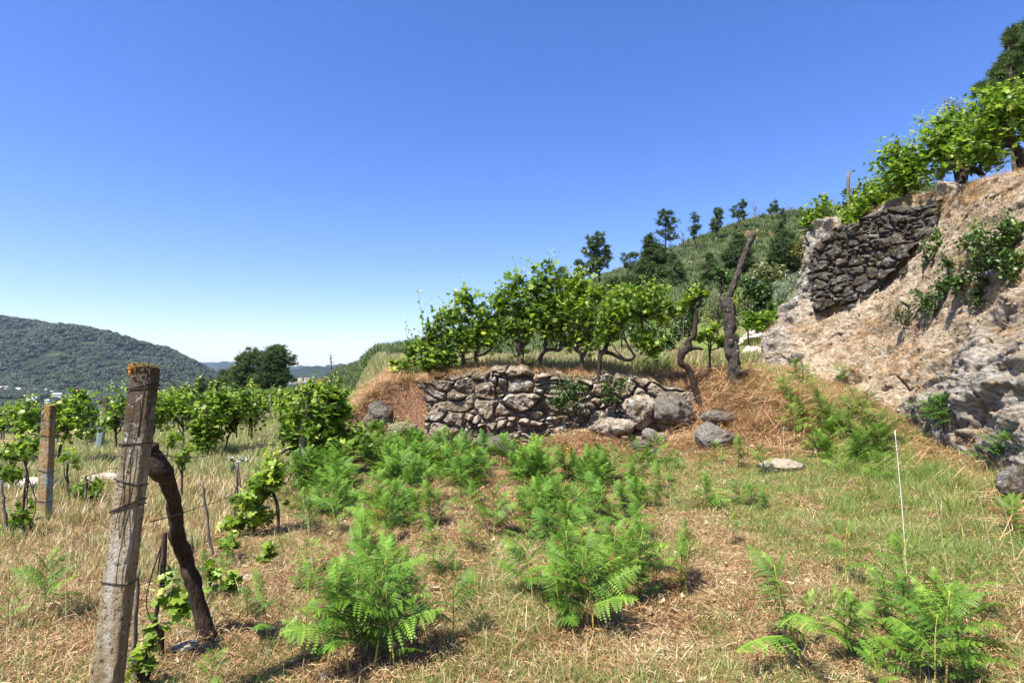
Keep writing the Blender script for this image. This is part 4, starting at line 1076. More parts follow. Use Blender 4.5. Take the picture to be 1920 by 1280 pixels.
def clumps(name, mat, c, r_, n, parent, seed, sz=0.006):
    """little raised cushions"""
    rg = np.random.default_rng(seed); V, T_ = ICO1
    P = np.array(c) + rg.normal(0, 1, (n, 3)) * np.array(r_)
    g = Geo(); stamp(g, V * np.array([1, 1, 0.6]), T_, P, rot_random(n, rng=rg), sz * rg.uniform(0.4, 1.3, n), rg.uniform(0, 1, n))
    return tag(g.obj(name, mat, parent, smooth=True), kind='stuff')

conc_big = concrete('mossy_concrete', 0.95, 0, 0.3)
conc_och = concrete('ochre_concrete', 0.98, 0.55, 1.0)
conc_blue = concrete('bluish_concrete', 0.95, 0.7, 0.2)
conc_grey = concrete('grey_concrete', 1.0, 0, 0.2)
b0_ = pt(200, 1280, 2.62); t0_ = pt(274, 689, 2.78)
b0_ = t0_ + (b0_ - t0_) * ((t0_[2] - gz(b0_[0], b0_[1]) + 0.25) / (t0_[2] - b0_[2]))
P1, xa, ya, za, L1 = post('big weathered concrete post leaning right in front with orange lichen on its top', b0_, t0_, 0.112, conc_big, 0.20, ties=((0.945, 2), (0.815, 1), (0.725, 1), (0.665, 2), (0.50, 1)), seed=3)
clumps('lichen', lichen_m, (-0.044, -0.036, L1 - 0.015), (0.010, 0.016, 0.014), 75, P1, 1, 0.006)
clumps('moss', moss_m, (0.0, -0.02, L1 + 0.002), (0.026, 0.030, 0.007), 260, P1, 2, 0.006)
gw = Geo()
for k_, (x0, x1, z0, z1) in enumerate([(-0.005, -0.012, 0.93, 0.62), (0.003, 0.02, 0.82, 0.50), (-0.01, 0.004, 0.80, 0.60)]):
    P = [(x0 + (x1 - x0) * f + 0.006 * math.sin(f * 11 + k_), -0.068 - 0.004 * abs(math.sin(f * 7)), L1 * (z0 + (z1 - z0) * f)) for f in np.linspace(0, 1, 16)]
    gw.add(*tube(P, 0.0018, 5))
gw.add(*tube([(0.032, -0.068, L1 * 0.83), (0.032, -0.066, L1 * 0.95), (0.030, -0.060, L1 + 0.035)], 0.0035, 6))
gw.obj('binding_wire', rust_m, P1)
# curly end of wire at the post top
pc = [pt(298, 709, 2.82), pt(308, 715, 2.84), pt(318, 710, 2.84), pt(322, 704, 2.85), pt(316, 702, 2.84), pt(314, 709, 2.83), pt(322, 716, 2.84), pt(334, 726, 2.95), pt(345, 738, 3.05)]
tag(Geo().add(*tube(smooth_path(pc, 6), 0.0022, 6)).obj('wire', rust_m), 'short rusty wire with a curl sticking out of the big front post', 'wire')

def post_px(label, bx, by, tx, ty, w, mat, D=None, **kw):
    q = hit(bx, by) if D is None else pt(bx, by, D)
    bq = np.array([q[0], q[1], gz(q[0], q[1]) - 0.2])
    tp = pt(tx, ty, q[1])
    return post(label, bq, tp, w, mat, **kw), q
(P2, *_), q2 = post_px('weathered concrete post with ochre stain and bluish base at the left edge', 82, 985, 92, 760, 0.125, conc_och, ties=((0.78, 1), (0.52, 1), (0.30, 1)), seed=5, rot=0.12, taper=0.92)
(P3, *_), q3 = post_px('slim bluish concrete post leaning among young vines', 183, 850, 200, 744, 0.16, conc_blue, seed=6, rot=0.2, ties=((0.55, 1),))
(P4, *_), q4 = post_px('dark concrete post tilted to the left behind the vines', 182, 800, 154, 739, 0.19, conc_big, D=17, seed=7, rot=0.3)
(P5, *_), q5 = post_px('pale grey concrete post with two wire ties in a leafy vine', 379, 856, 385, 737, 0.135, conc_grey, seed=8, ties=((0.8, 1), (0.6, 1)), rot=0.15)
(P6, *_), q6 = post_px('concrete post with a brown top sticking out of the middle vines', 480, 800, 481, 731, 0.15, conc_big, D=21, seed=9, rot=0.3)
(P7, *_), q7 = post_px('faint grey concrete post just left of brown topped post', 452, 800, 452, 736, 0.13, conc_grey, D=23, seed=10, rot=0.3)
(P8, *_), q8 = post_px('concrete post in the bushy vine beside the ferns', 560, 898, 576, 735, 0.125, conc_grey, seed=11, rot=0.15, ties=((0.35, 1), (0.12, 1)))
(P9, *_), q9 = post_px('small far concrete post above the distant vine hedge', 708, 760, 708, 724, 0.16, conc_grey, D=38, seed=12, rot=0.3)

def wire(label, pts, r=0.0022, mat=rust_m, group=None):
    pts = smooth_path(pts, 8)
    return tag(Geo().add(*tube(pts, r, 5)).obj('wire', mat), label, 'wire', group)
wire('rusty trellis wire sagging from big front post to the bushy middle vine', [pt(290, 850, 2.72), pt(310, 853, 3.0), pt(345, 858, 3.5), pt(390, 853, 4.4), pt(450, 836, 6.5), pt(530, 817, 9.0), pt(572, 806, q8[1])], 0.003)
wire('lower rusty wire looping right of the thick black vine', [pt(280, 978, 2.75), pt(330, 965, 3.2), pt(380, 948, 4.0), pt(430, 930, 5.5), pt(480, 900, 7.5), pt(566, 850, q8[1])], 0.0028)
wire('thin wire between ochre stained post and big front post at mid height', [pt(100, 872, q2[1]), pt(160, 862, 5.2), pt(225, 848, 3.2), pt(252, 862, 2.84)], 0.002)
wire('lower thin wire between the ochre stained post and the big front post', [pt(98, 918, q2[1]), pt(150, 898, 5.2), pt(225, 878, 3.2), pt(246, 958, 2.75)], 0.002)
wire('thin wire leaving the ochre stained post to the left', [pt(-60, 955, 5.9), pt(0, 941, 6.3), pt(76, 922, q2[1])], 0.0022)
wire('wire strung between the slim bluish post and the pale grey post', [pt(200, 762, q3[1]), pt(290, 760, 15), pt(383, 757, q5[1])], 0.0025)
wire('thin wire reaching the bushy middle vine from the pale grey post', [pt(386, 774, q5[1]), pt(480, 782, 13), pt(574, 782, q8[1])], 0.0025)
wire('slack rusty wire crossing in front of the hill to the old dead post', [pt(1150, 556, 14.5), pt(1260, 530, 13.8), pt(1345, 499, 13.3), pt(1393, 477, 12.9)], 0.004, galv_m)

# ------------------------------------------------------------------ leaves and woody plants
def grape_leaf():
    an = np.radians([-90, -62, -35, -8, 22, 45, 72, 90, 108, 135, 158, 188, 215, 242])
    ra = np.array([0.06, 0.42, 0.34, 0.55, 0.33, 0.62, 0.38, 0.72, 0.38, 0.62, 0.33, 0.55, 0.34, 0.42])
    x = np.cos(an) * ra; y = np.sin(an) * ra + 0.1
    z = 0.10 * np.abs(x) - 0.25 * (x ** 2) - 0.12 * (y - 0.1) ** 2 * np.sign(y) + 0.02 * np.array([0, 1, -1, 1, -1, 1, -1, 1, -1, 1, -1, 1, -1, 1])
    V = np.concatenate([np.stack([x, y, z], -1), [[0, 0.02, 0.0]]]); n = len(an)
    return V, np.array([(n, a, (a + 1) % n) for a in range(n)])
GL = grape_leaf()
GL2 = (np.array([[0, -0.35, 0], [0.48, -0.1, -0.04], [0.35, 0.35, 0.05], [0, 0.62, -0.1], [-0.35, 0.35, 0.05], [-0.48, -0.1, -0.04], [0, 0.05, 0.06]]), np.array([(6, 0, 1), (6, 1, 2), (6, 2, 3), (6, 3, 4), (6, 4, 5), (6, 5, 0)]))
OV = (np.array([[0, -0.5, 0], [0.26, -0.1, 0.05], [0.22, 0.25, 0.03], [0, 0.55, -0.08], [-0.22, 0.25, 0.03], [-0.26, -0.1, 0.05]]), np.array([(0, 1, 5), (1, 2, 5), (2, 4, 5), (2, 3, 4)]))
_r = np.random.default_rng(2)
def needles(n, w):
    v = _r.normal(size=(n, 3)); v[:, 2] = np.abs(v[:, 2]) * 1.1 + 0.1; v /= np.linalg.norm(v, axis=1)[:, None]
    V = []; T_ = []
    for i_, d in enumerate(v):
        e = np.cross(d, _r.normal(size=3)); e /= np.linalg.norm(e)
        V += [-e * w, e * w, d]; T_.append((3 * i_, 3 * i_ + 1, 3 * i_ + 2))
    return np.array(V, float), np.array(T_)
ND = needles(12, 0.07); NDF = needles(9, 0.13)

def blob3(bl, D, dep=0.8):
    """(px, py, rx, ry[, D]) ellipses of the photo turned into ellipsoids standing at depth D"""
    out = []
    for q in bl:
        d = q[4] if len(q) > 4 else D
        c = pt(q[0], q[1], d); k = d / F
        out.append((c, np.array([q[2] * k, (q[2] + q[3]) / 2 * k * dep, q[3] * k])))
    return out

def crown(g, blobs, leaf, size, n, rng, clump=0.3, nclump=None, shell=0.55, tilt=0.9, low=0.0, hi=1.0, limbs=None, jitter=1.0, cull=0, flat=0.8):
    vol = np.array([np.prod(r_ ** 0.72) for c, r_ in blobs]); vol = vol / vol.sum()
    for (c, r_), f in zip(blobs, vol):
        m = max(3, int(n * f)); nc = nclump if nclump else max(3, int(m / 26))
        v = rng.normal(size=(nc, 3)); v /= np.linalg.norm(v, axis=1)[:, None]
        cc = c + v * r_ * (rng.uniform(shell ** 3, 1, nc) ** (1 / 3))[:, None] * 0.95
        if limbs is not None: limbs.extend(list(cc[::3]))
        cr = clump * np.mean(r_) * rng.uniform(0.6, 1.4, nc)
        ct = rng.uniform(-0.22, 0.22, nc)
        w = rng.integers(0, nc, m)
        p = cc[w] + rng.normal(size=(m, 3)) * (cr[w] * 0.62 * jitter)[:, None] * np.array([1, 1, flat])
        if cull:
            sc_ = np.mean(r_) * 0.42
            kp = fbm(p[:, 0] / sc_ + c[0] * 3, p[:, 1] / sc_, p[:, 2] / sc_, o=2, s=17) > cull - 0.35
            w = w[kp]; p = p[kp]; m = len(p)
        up = np.clip((p[:, 2] - c[2]) / (r_[2] + 1e-6), -1, 1)
        tint = np.clip(0.45 + ct[w] + rng.normal(0, 0.22, m), low, hi)
        stamp(g, leaf[0], leaf[1], p, rot_random(m, rng=rng, tilt=tilt), size * rng.uniform(0.6, 1.25, m), tint)

def limb_set(g, start, ends, r0, rng, seed, n=7, droop=0.12):
    for e in ends:
        s_ = np.array(start[rng.integers(0, len(start))] if np.ndim(start) > 1 else start)
        m = (s_ + e) / 2 + rng.normal(0, 0.08, 3) * np.linalg.norm(e - s_) - np.array([0, 0, droop * np.linalg.norm(e - s_)])
        P = smooth_path([s_, m, e], 4)
        g.add(*tube(P, np.linspace(r0, r0 * 0.3, len(P)), n, 0.15, seed), tint=0.5)

def shoot(g, gs, p0, p1, rng, size, nl=10, leaf=GL2, bend=0.1):
    m = (p0 + p1) / 2 + rng.normal(0, bend, 3) * np.linalg.norm(p1 - p0)
    P = smooth_path([p0, m, p1], 6)
    gs.add(*tube(P, np.linspace(0.006, 0.002, len(P)), 4, cap=False), tint=0.8)
    f = np.sort(rng.uniform(0.1, 1, nl)); q = np.stack([np.interp(f, np.linspace(0, 1, len(P)), P[:, a]) for a in range(3)], -1)
    q = q + rng.normal(0, size * 0.45, (nl, 3))
    stamp(g, leaf[0], leaf[1], q, rot_random(nl, rng=rng, tilt=0.9), size * (1.15 - 0.75 * f), np.clip(0.6 + 0.4 * f + rng.normal(0, 0.1, nl), 0, 1))

def grapevine(label, D, blobs, trunks, n, size=0.125, seed=0, group=None, shoots=6, tall=(), fine=True, mat=None, bark=vbark, name='grapevine', cat='grapevine', dep=0.7, ground_snap=True, lowt=0.0, clump=0.6):
    """trunks: list of lists of (px, py, radius px[, D]); first point of the first one stands on the ground"""
    rng = np.random.default_rng(seed + 100)
    f0 = trunks[0][0] if trunks else (blobs[0][0], blobs[0][1] + blobs[0][3], 2)
    b_ = pt(f0[0], f0[1], D); b_[2] = gz(b_[0], b_[1]) if ground_snap else b_[2]
    root = thing(name, label, cat, b_, group)
    off = b_
    gt = Geo(); nodes = []
    for ti, tr in enumerate(trunks):
        P = np.array([pt(q[0], q[1], q[3] if len(q) > 3 else D) for q in tr]); R = np.array([q[2] for q in tr]) * D / F * (0.82 if ground_snap and D > 5 else 0.95)
        if ti == 0 and ground_snap: P[0, 2] = min(P[0, 2], gz(P[0, 0], P[0, 1]) - 0.05) if abs(P[0, 2] - gz(P[0, 0], P[0, 1])) < 0.6 else gz(P[0, 0], P[0, 1]) - 0.05
        P[1:-1] += rng.normal(0, 0.012, P[1:-1].shape)
        P = smooth_path(P, 7); R = np.interp(np.linspace(0, 1, len(P)), np.linspace(0, 1, len(R)), R)
        gt.add(*tube(P, R, 14, 0.45 if name == 'old_grapevine' else 0.30, seed + ti), tint=0.5)
        nodes.extend(list(P[len(P) // 2:]))
    bl = blob3(blobs, D, dep)
    if blobs:
        g = Geo(); gs = Geo(); limbs = []
        leaf = GL if fine else GL2
        crown(g, bl, leaf, size, n, rng, clump=clump, shell=0.15, limbs=limbs, tilt=1.0, low=lowt, cull=0.27, flat=1.0)
        for q in tall:
            p0 = pt(q[0], q[1], D + rng.uniform(-0.15, 0.15)); p1 = pt(q[2], q[3], D + rng.uniform(-0.2, 0.2)); shoot(g, gs, p0, p1, rng, size * 0.8, q[4] if len(q) > 4 else 9)
        for _ in range(int(shoots * 2.2)):
            c, r_ = bl[rng.integers(0, len(bl))]
            p0 = c + rng.uniform(-0.7, 0.7, 3) * r_; p1 = p0 + np.array([rng.normal(0, 0.35), rng.normal(0, 0.2), rng.uniform(0.9, 1.9)]) * r_[2] * 1.1
            shoot(g, gs, p0, p1, rng, size * 0.8, 12)
        if gs.n: g.add(np.concatenate(gs.V), np.concatenate(gs.T) if gs.T else None, np.concatenate(gs.Q), 0.8)
        o = g.obj('foliage', mat or vine_m, root, origin=off); o.location = (0, 0, 0)
        if nodes and len(limbs): limb_set(gt, np.array(nodes), limbs[:10], max(0.006, 2.0 * D / F * 0.7), rng, seed, 5)
    if gt.n:
        o = gt.obj('trunk', bark, root, origin=off); o.location = (0, 0, 0)
    return root

TG = None
gv = grapevine
gv('leafy vine column at the left corner of the terrace with a dark stake inside', 13.6, [(800, 640, 12, 42), (812, 668, 24, 32), (800, 690, 16, 16)], [[(806, 712, 3), (802, 660, 2.5), (802, 594, 2)]], 700, seed=1, shoots=3)
gv('vine beside the corner column with thin trunk', 13.7, [(838, 640, 24, 40), (828, 600, 14, 22), (848, 676, 22, 16), (828, 680, 16, 14)], [[(842, 702, 3), (840, 680, 2.5), (838, 640, 2)]], 850, seed=2, tall=((838, 600, 842, 562), (825, 590, 830, 570)))
gv('terrace vine on two thin grey trunks under a round crown', 13.7, [(888, 600, 38, 44), (868, 560, 18, 20), (905, 630, 25, 22), (868, 645, 18, 22), (928, 612, 16, 30), (850, 605, 14, 30)],
   [[(893, 694, 5), (891, 668, 4), (897, 650, 4), (890, 630, 3)], [(873, 694, 4), (870, 672, 3.5), (866, 655, 3)], [(893, 667, 3), (908, 662, 3), (922, 652, 2.5), (930, 640, 2)]], 2400, seed=3, tall=((880, 560, 878, 530), (905, 560, 910, 535), (900, 560, 903, 530)))
gv('biggest terrace vine with thick pale trunk and tall upright shoots', 13.5, [(970, 600, 44, 44), (955, 560, 28, 40), (1000, 560, 40, 42), (1022, 530, 24, 34), (1005, 600, 30, 34), (965, 530, 18, 24)],
   [[(977, 696, 9), (975, 668, 8), (974, 645, 7), (968, 615, 5)], [(975, 652, 6), (988, 638, 5), (1000, 615, 4)], [(975, 648, 4), (960, 628, 3.5), (948, 608, 3)]], 3600, seed=4, shoots=9,
   tall=((960, 540, 962, 484, 10), (962, 545, 952, 500), (1030, 520, 1026, 470, 10), (1036, 510, 1044, 468, 12), (1000, 530, 994, 490), (945, 560, 938, 520), (1040, 520, 1040, 490)))
gv('vine with a curved trunk and long right arm in front of oat grass', 13.6, [(1058, 590, 28, 34), (1040, 565, 22, 26), (1050, 625, 22, 18), (1030, 620, 14, 20), (1072, 640, 14, 24), (1066, 545, 16, 26)],
   [[(1012, 690, 5), (1013, 676, 4.5), (1022, 660, 4.5), (1036, 656, 4), (1048, 654, 3.5), (1062, 640, 3)], [(1024, 660, 4), (1020, 645, 3.5), (1026, 630, 3)]], 2000, seed=5)
gv('vine with dark V shaped trunk at the wall edge', 13.5, [(1092, 580, 30, 46), (1082, 540, 22, 28), (1098, 630, 26, 24), (1118, 560, 16, 30)],
   [[(1091, 698, 5), (1090, 672, 4.5), (1082, 655, 4), (1075, 640, 3)], [(1091, 675, 4), (1098, 655, 3.5), (1105, 630, 3)]], 2100, seed=6, shoots=6)
gv('spreading vine with a black trunk and a horizontal pale arm', 13.2, [(1150, 590, 30, 32), (1190, 575, 36, 30), (1235, 580, 30, 26), (1140, 625, 20, 22), (1228, 545, 22, 14), (1275, 580, 22, 9), (1215, 640, 18, 26), (1232, 660, 14, 16), (1165, 545, 22, 12)],
   [[(1122, 706, 5), (1123, 680, 4.5), (1130, 660, 6), (1140, 640, 4), (1150, 610, 3)], [(1130, 658, 6), (1150, 665, 4), (1170, 672, 4), (1185, 671, 3.5), (1190, 664, 3)], [(1204, 650, 3), (1203, 620, 2.5), (1203, 590, 2.5)]], 3600, seed=7, shoots=8, bark=blackbark,
   tall=((1228, 540, 1228, 516, 7), (1170, 550, 1155, 535, 6), (1240, 550, 1262, 540, 6), (1100, 560, 1118, 540, 5)))
gv('nearly bare vine with a black snaking S shaped trunk', 13.0, [(1294, 556, 12, 12), (1318, 545, 14, 9), (1280, 570, 10, 8)],
   [[(1312, 708, 6), (1290, 697, 7), (1278, 682, 7.5), (1280, 663, 8), (1289, 652, 8), (1292, 641, 6.5), (1300, 627, 6), (1304, 610, 5.5), (1302, 590, 5), (1296, 576, 5), (1302, 566, 4.5), (1312, 560, 4.5), (1322, 548, 4), (1334, 540, 2.5)], [(1289, 656, 5), (1298, 651, 4), (1310, 654, 3.5), (1318, 655, 2.5)], [(1304, 606, 3), (1318, 602, 1.2), (1335, 604, 0.8)]], 240, seed=8, shoots=2, bark=blackbark, clump=0.5)
gv('small bushy vine between the snaking trunk and dead post', 13.6, [(1340, 622, 12, 15), (1322, 632, 12, 14), (1350, 640, 12, 12)], [[(1334, 700, 2), (1330, 670, 2), (1332, 650, 1.5)]], 500, seed=9, shoots=1, clump=0.45)

# old dead post
bq = hit(1378, 722, 8, 20)
pp = [(1378, 732, 11.5), (1377, 700, 11.5), (1373, 660, 11), (1370, 620, 10.5), (1368, 585, 10.5), (1366, 568, 9), (1370, 548, 5.6), (1379, 525, 5.6), (1391, 492, 5.4), (1402, 462, 5.4), (1412, 440, 5.2)]
DD = bq[1]
P = np.array([pt(a, b2, DD) for a, b2, _ in pp]); P[0, 2] = gz(P[0, 0], P[0, 1]) - 0.1
R_ = np.array([q[2] for q in pp]) * DD / F
P = smooth_path(P, 9); R_ = np.interp(np.linspace(0, 1, len(P)), np.linspace(0, 1, len(R_)), R_)
off = np.array([P[0, 0], P[0, 1], gz(P[0, 0], P[0, 1])])
dp = thing('dead_tree_post', 'tall gnarled dead trunk leaning right with ivy on its side', 'dead trunk', off)
g = Geo().add(*tube(P, R_, 22, 0.42, 31))
kn = pt(1361, 572, DD); g.add(*tube(smooth_path([pt(1369, 580, DD), kn, pt(1358, 566, DD)], 4), np.array([0.13, 0.13, 0.12, 0.12, 0.11, 0.11, 0.09, 0.09, 0.06])[:9], 12, 0.3, 7))
o = g.obj('trunk', bark_mat('grey_dead_bark', (0.02, 0.016, 0.013), (0.095, 0.078, 0.062), lt=0.60), dp, origin=off); o.location = (0, 0, 0)
rg = np.random.default_rng(7); n = 420
f = rg.uniform(0.05, 0.62, n); q = np.stack([np.interp(f, np.linspace(0, 1, len(P)), P[:, a]) for a in range(3)], -1)
q += np.stack([rg.normal(0.13, 0.045, n), rg.normal(-0.02, 0.10, n), rg.normal(0, 0.03, n)], -1)
g = Geo(); stamp(g, OV[0], OV[1], q, rot_random(n, rng=rg), 0.055 * rg.uniform(0.5, 1.3, n), rg.uniform(0, 1, n))
o = g.obj('ivy', vine_m, dp, origin=off); o.location = (0, 0, 0)

# vines left of the terrace and in the lower vineyard
gv('vine climbing beside the straw slope left of the terrace', 14.2, [(778, 655, 14, 26), (752, 688, 20, 12), (785, 690, 16, 16), (780, 722, 16, 10)], [[(772, 742, 5), (774, 722, 6), (780, 712, 5), (785, 695, 3)], [(778, 718, 3), (796, 706, 2.5), (806, 690, 2)]], 800, seed=11, shoots=4, tall=((778, 640, 772, 618, 6), (750, 685, 735, 672, 5)))
gv('bushy vine wrapped around the concrete post beside the ferns', q8[1] + 0.1, [(610, 757, 34, 30), (590, 790, 40, 30), (565, 820, 32, 22), (612, 800, 30, 26), (640, 826, 42, 14), (600, 830, 40, 16), (552, 775, 22, 18), (580, 735, 24, 12), (638, 775, 18, 20), (660, 822, 30, 12), (600, 735, 22, 18), (545, 815, 22, 16)],
   [[(584, 880, 4), (588, 845, 3.5), (592, 810, 3)], [(574, 886, 3), (572, 850, 3), (580, 810, 2.5)], [(604, 860, 3), (598, 835, 2.5), (605, 800, 2)], [(516, 862, 3, 9.6), (524, 848, 3, 9.8), (545, 838, 3), (560, 838, 2.5)]], 7000, seed=12, shoots=14, size=0.115,
   tall=((600, 735, 600, 712, 8), (575, 730, 565, 716, 7), (625, 735, 636, 722, 8), (650, 825, 690, 815, 9), (545, 825, 520, 832, 7)))
gv('young bright vine in front of the fern slope', 6.3, [(500, 885, 18, 26), (474, 925, 26, 26), (470, 965, 34, 22), (440, 990, 16, 16), (496, 925, 20, 22), (522, 890, 16, 18)],
   [[(519, 1010, 4), (518, 960, 3.5), (515, 925, 3), (505, 890, 2.5)], [(470, 1030, 4), (472, 985, 3), (478, 940, 2.5)], [(447, 1035, 3), (444, 1000, 2.5), (450, 960, 2)]], 900, size=0.10, seed=13, shoots=4, tall=((500, 880, 484, 862, 5), (520, 880, 528, 850, 7)))
VY = [  # lower vineyard: label, D, crown ellipses, trunks
 ('vine with drooping arms nearest the left edge, above a pale rock', 9.4, [(22, 886, 24, 16), (30, 845, 30, 16), (52, 838, 24, 12)], [[(42, 965, 3), (50, 900, 2.5), (46, 860, 2.5)], [(46, 865, 2.5), (30, 850, 2), (10, 836, 2)]], 520),
 ('vine with forked dark trunk left of the ochre stained post', 13.5, [(30, 790, 30, 18), (58, 770, 20, 18), (68, 800, 22, 18), (5, 800, 14, 16)], [[(36, 850, 3), (38, 820, 2.5), (42, 790, 2)], [(18, 840, 2), (28, 820, 2), (24, 800, 2)]], 800),
 ('leaning vine just right of the ochre stained post', 12.6, [(128, 785, 28, 20), (140, 755, 22, 16), (118, 800, 16, 14), (158, 800, 14, 18)], [[(106, 862, 3), (112, 840, 3), (122, 815, 2.5), (132, 795, 2)], [(100, 845, 2), (92, 825, 2), (80, 805, 2)]], 850),
 ('thin vine with a tiny leafy head on a dark stem', 8.2, [(128, 862, 11, 12)], [[(131, 968, 2.5), (132, 930, 2.5), (126, 895, 2.5), (127, 870, 2)]], 90),
 ('low bushy young vine on the dry grass', 8.2, [(170, 925, 20, 14), (190, 912, 16, 12), (158, 915, 14, 14)], [[(162, 955, 2), (163, 925, 2), (160, 890, 1.8)]], 260),
 ('leafy sapling vine at the foot of the ochre stained post', 6.6, [(42, 975, 20, 18), (20, 995, 14, 8), (56, 1000, 14, 14)], [[(44, 1010, 3), (42, 960, 2.5), (50, 900, 2.5), (46, 880, 2)]], 230),
 ('vine between slim bluish post and the big front post', 15.5, [(215, 775, 24, 22), (230, 755, 18, 18), (200, 790, 16, 14)], [[(220, 850, 2.5), (218, 820, 2), (216, 790, 2)]], 650),
 ('vine behind the tilted dark post', 17.0, [(160, 765, 26, 16), (185, 778, 16, 14), (148, 790, 14, 16)], [[(168, 836, 2.5), (166, 810, 2), (165, 780, 2)]], 550),
 ('wide vine to the right of the big front post', 14.6, [(325, 760, 32, 18), (350, 775, 22, 18), (300, 770, 20, 18), (335, 745, 18, 10)], [[(347, 862, 1.5), (346, 820, 1.5), (342, 790, 1.5)]], 1100),
 ('dense vine around the pale grey post', 13.6, [(400, 765, 30, 28), (392, 805, 24, 22), (412, 745, 18, 14), (380, 830, 16, 12), (372, 795, 12, 18)], [[(388, 852, 3.5), (392, 830, 3), (396, 800, 2.5)], [(378, 850, 3), (380, 835, 2.5), (386, 812, 2)], [(394, 832, 2.5), (404, 822, 2), (410, 815, 1.5)]], 1900),
 ('vine with long slanting arm in the middle of the dry grass', 14.0, [(448, 768, 20, 26), (440, 795, 12, 12), (455, 745, 12, 12)], [[(421, 838, 1.5), (428, 818, 1.8), (438, 804, 2), (444, 790, 1.5)], [(444, 820, 1.5), (445, 805, 1.5), (447, 785, 1.5)]], 750),
 ('tall narrow vine below the brown topped post', 17.0, [(472, 770, 16, 28), (466, 745, 14, 14), (482, 760, 10, 20)], [[(472, 822, 3), (472, 805, 2.5), (472, 780, 2)], [(466, 818, 1.5), (468, 800, 1.5), (470, 785, 1.5)]], 900),
 ('small vine shoot in the dry grass right of the big front post', 8.8, [(328, 818, 13, 9), (316, 832, 6, 6)], [[(312, 866, 1.2), (316, 845, 1.2), (324, 825, 1.2)]], 70),
 ('tiny vine with round leaves above the slack wire', 8.0, [(343, 857, 12, 12), (352, 842, 8, 8)], [[(341, 905, 2.5), (342, 885, 2.5), (342, 868, 2)], [(341, 890, 2), (332, 868, 1.5), (320, 858, 1.2)]], 80),
 ('vine just behind the upper part of the big front post', 14.8, [(285, 765, 20, 20), (268, 750, 16, 12), (300, 790, 12, 12)], [[(285, 850, 2), (286, 820, 2), (286, 790, 2)]], 600),
]
for i_, (lb, D, bl, tr, n) in enumerate(VY):
    bl = [(q[0], q[1], q[2] * 1.22, q[3] * 1.08) for q in bl]; n = int(n * 1.15)
    gv(lb, D, bl, tr, n, size=0.115 if D > 9 else 0.085, seed=30 + i_, shoots=3 if D > 9 else 1, group='grapevines of the lower vineyard', fine=D < 10)
# vine rows at the far end of the vineyard
r = np.random.default_rng(70)
rows = []
for (x0, x1, D, yt, yb) in [(480, 600, 26, 745, 775), (600, 745, 30, 738, 762), (300, 460, 24, 742, 780), (-20, 120, 26, 765, 800), (470, 640, 38, 733, 752)]:
    x = x0
    while x < x1:
        rows.append((x + r.uniform(-3, 3), D + r.uniform(-1, 1), yt, yb)); x += 25 * 24 / D * r.uniform(0.9, 1.2)
for i_, (x, D, yt, yb) in enumerate(rows):
    far_ = D > 28
    lb = 'low vine of the hedge like row at the far end of the vineyard' if far_ else 'green vine in the back rows of the lower vineyard'
    gv(lb, D, [(x, (yt + yb) / 2 - 3, 17 * 26 / D, (yb - yt) * 0.45), (x + 5, yt + 5, 9, 6)], [[(x, yb + 14, 1.4), (x + 1, yb, 1.4), (x, yt + 8, 1.2)]], 300 if far_ else 420, size=0.15, seed=200 + i_, shoots=3, fine=False, group='far hedge of vines' if far_ else 'back row vines of the lower vineyard')

# old vine beside the big post and its neighbours
q = hit(387, 1197); D0 = q[1]
gv('thick black old vine bending over to touch the big front post', D0, [], [[(390, 1200, 19), (378, 1150, 14), (362, 1080, 13), (348, 1045, 12.5, D0 * 0.99), (330, 1005, 12, D0 * 0.97), (322, 975, 11, D0 * 0.95), (328, 935, 11, D0 * 0.93), (318, 902, 12, D0 * 0.91), (303, 878, 14, D0 * 0.89), (292, 858, 15, D0 * 0.88), (291, 832, 6, D0 * 0.87)]], 0, seed=90, bark=bark_mat('charred_vine_bark', (0.018, 0.012, 0.009), (0.075, 0.05, 0.035), li=(0.20, 0.09, 0.045), lt=0.66), name='old_grapevine')
gv('slim grey cane with big leaves between front post and black vine', hit(303, 1235)[1], [(318, 1090, 18, 10), (325, 1135, 26, 26), (300, 1165, 16, 14)], [[(303, 1238, 4), (298, 1190, 6), (291, 1160, 4), (302, 1095, 4), (308, 1045, 4), (309, 998, 5)]], 95, size=0.075, seed=91, shoots=1)
gv('leafy green sprout at the foot of the big front post', hit(268, 1279)[1] * 0.97, [(285, 1212, 16, 16), (268, 1240, 14, 14), (240, 1255, 14, 18)], [[(268, 1290, 2), (272, 1240, 2), (285, 1205, 2)]], 60, size=0.065, seed=92, shoots=1)
gv('small vine sprout beside the black vine foot', hit(395, 1120)[1], [(392, 1078, 16, 14), (400, 1098, 10, 10)], [[(396, 1125, 1.5), (396, 1100, 1.5), (394, 1075, 1.2)]], 45, size=0.075, seed=93, shoots=0)
bs_ = hit(262, 1290, 1.5)
def _sprouts():
    for i_, (lb, bx, by, hh) in enumerate([('low leafy vine sprout in the litter right of the thick black vine', 432, 1120, 40), ('thin leafy vine shoot between two stakes right of the black vine', 425, 1052, 46), ('small vine shoot on the dry soil below the young bright vine', 500, 1062, 34), ('leafy weed vine behind the slim grey cane', 338, 1165, 40)]):
        D = hit(bx, by)[1]
        gv(lb, D, [(bx, by - hh * 0.6, 13, hh * 0.4), (bx + 5, by - hh * 0.9, 8, 9)], [[(bx, by, 1.6), (bx + 1, by - hh * 0.5, 1.5), (bx + 2, by - hh, 1.2)]], 70, size=0.075, seed=600 + i_, shoots=1)
_sprouts()
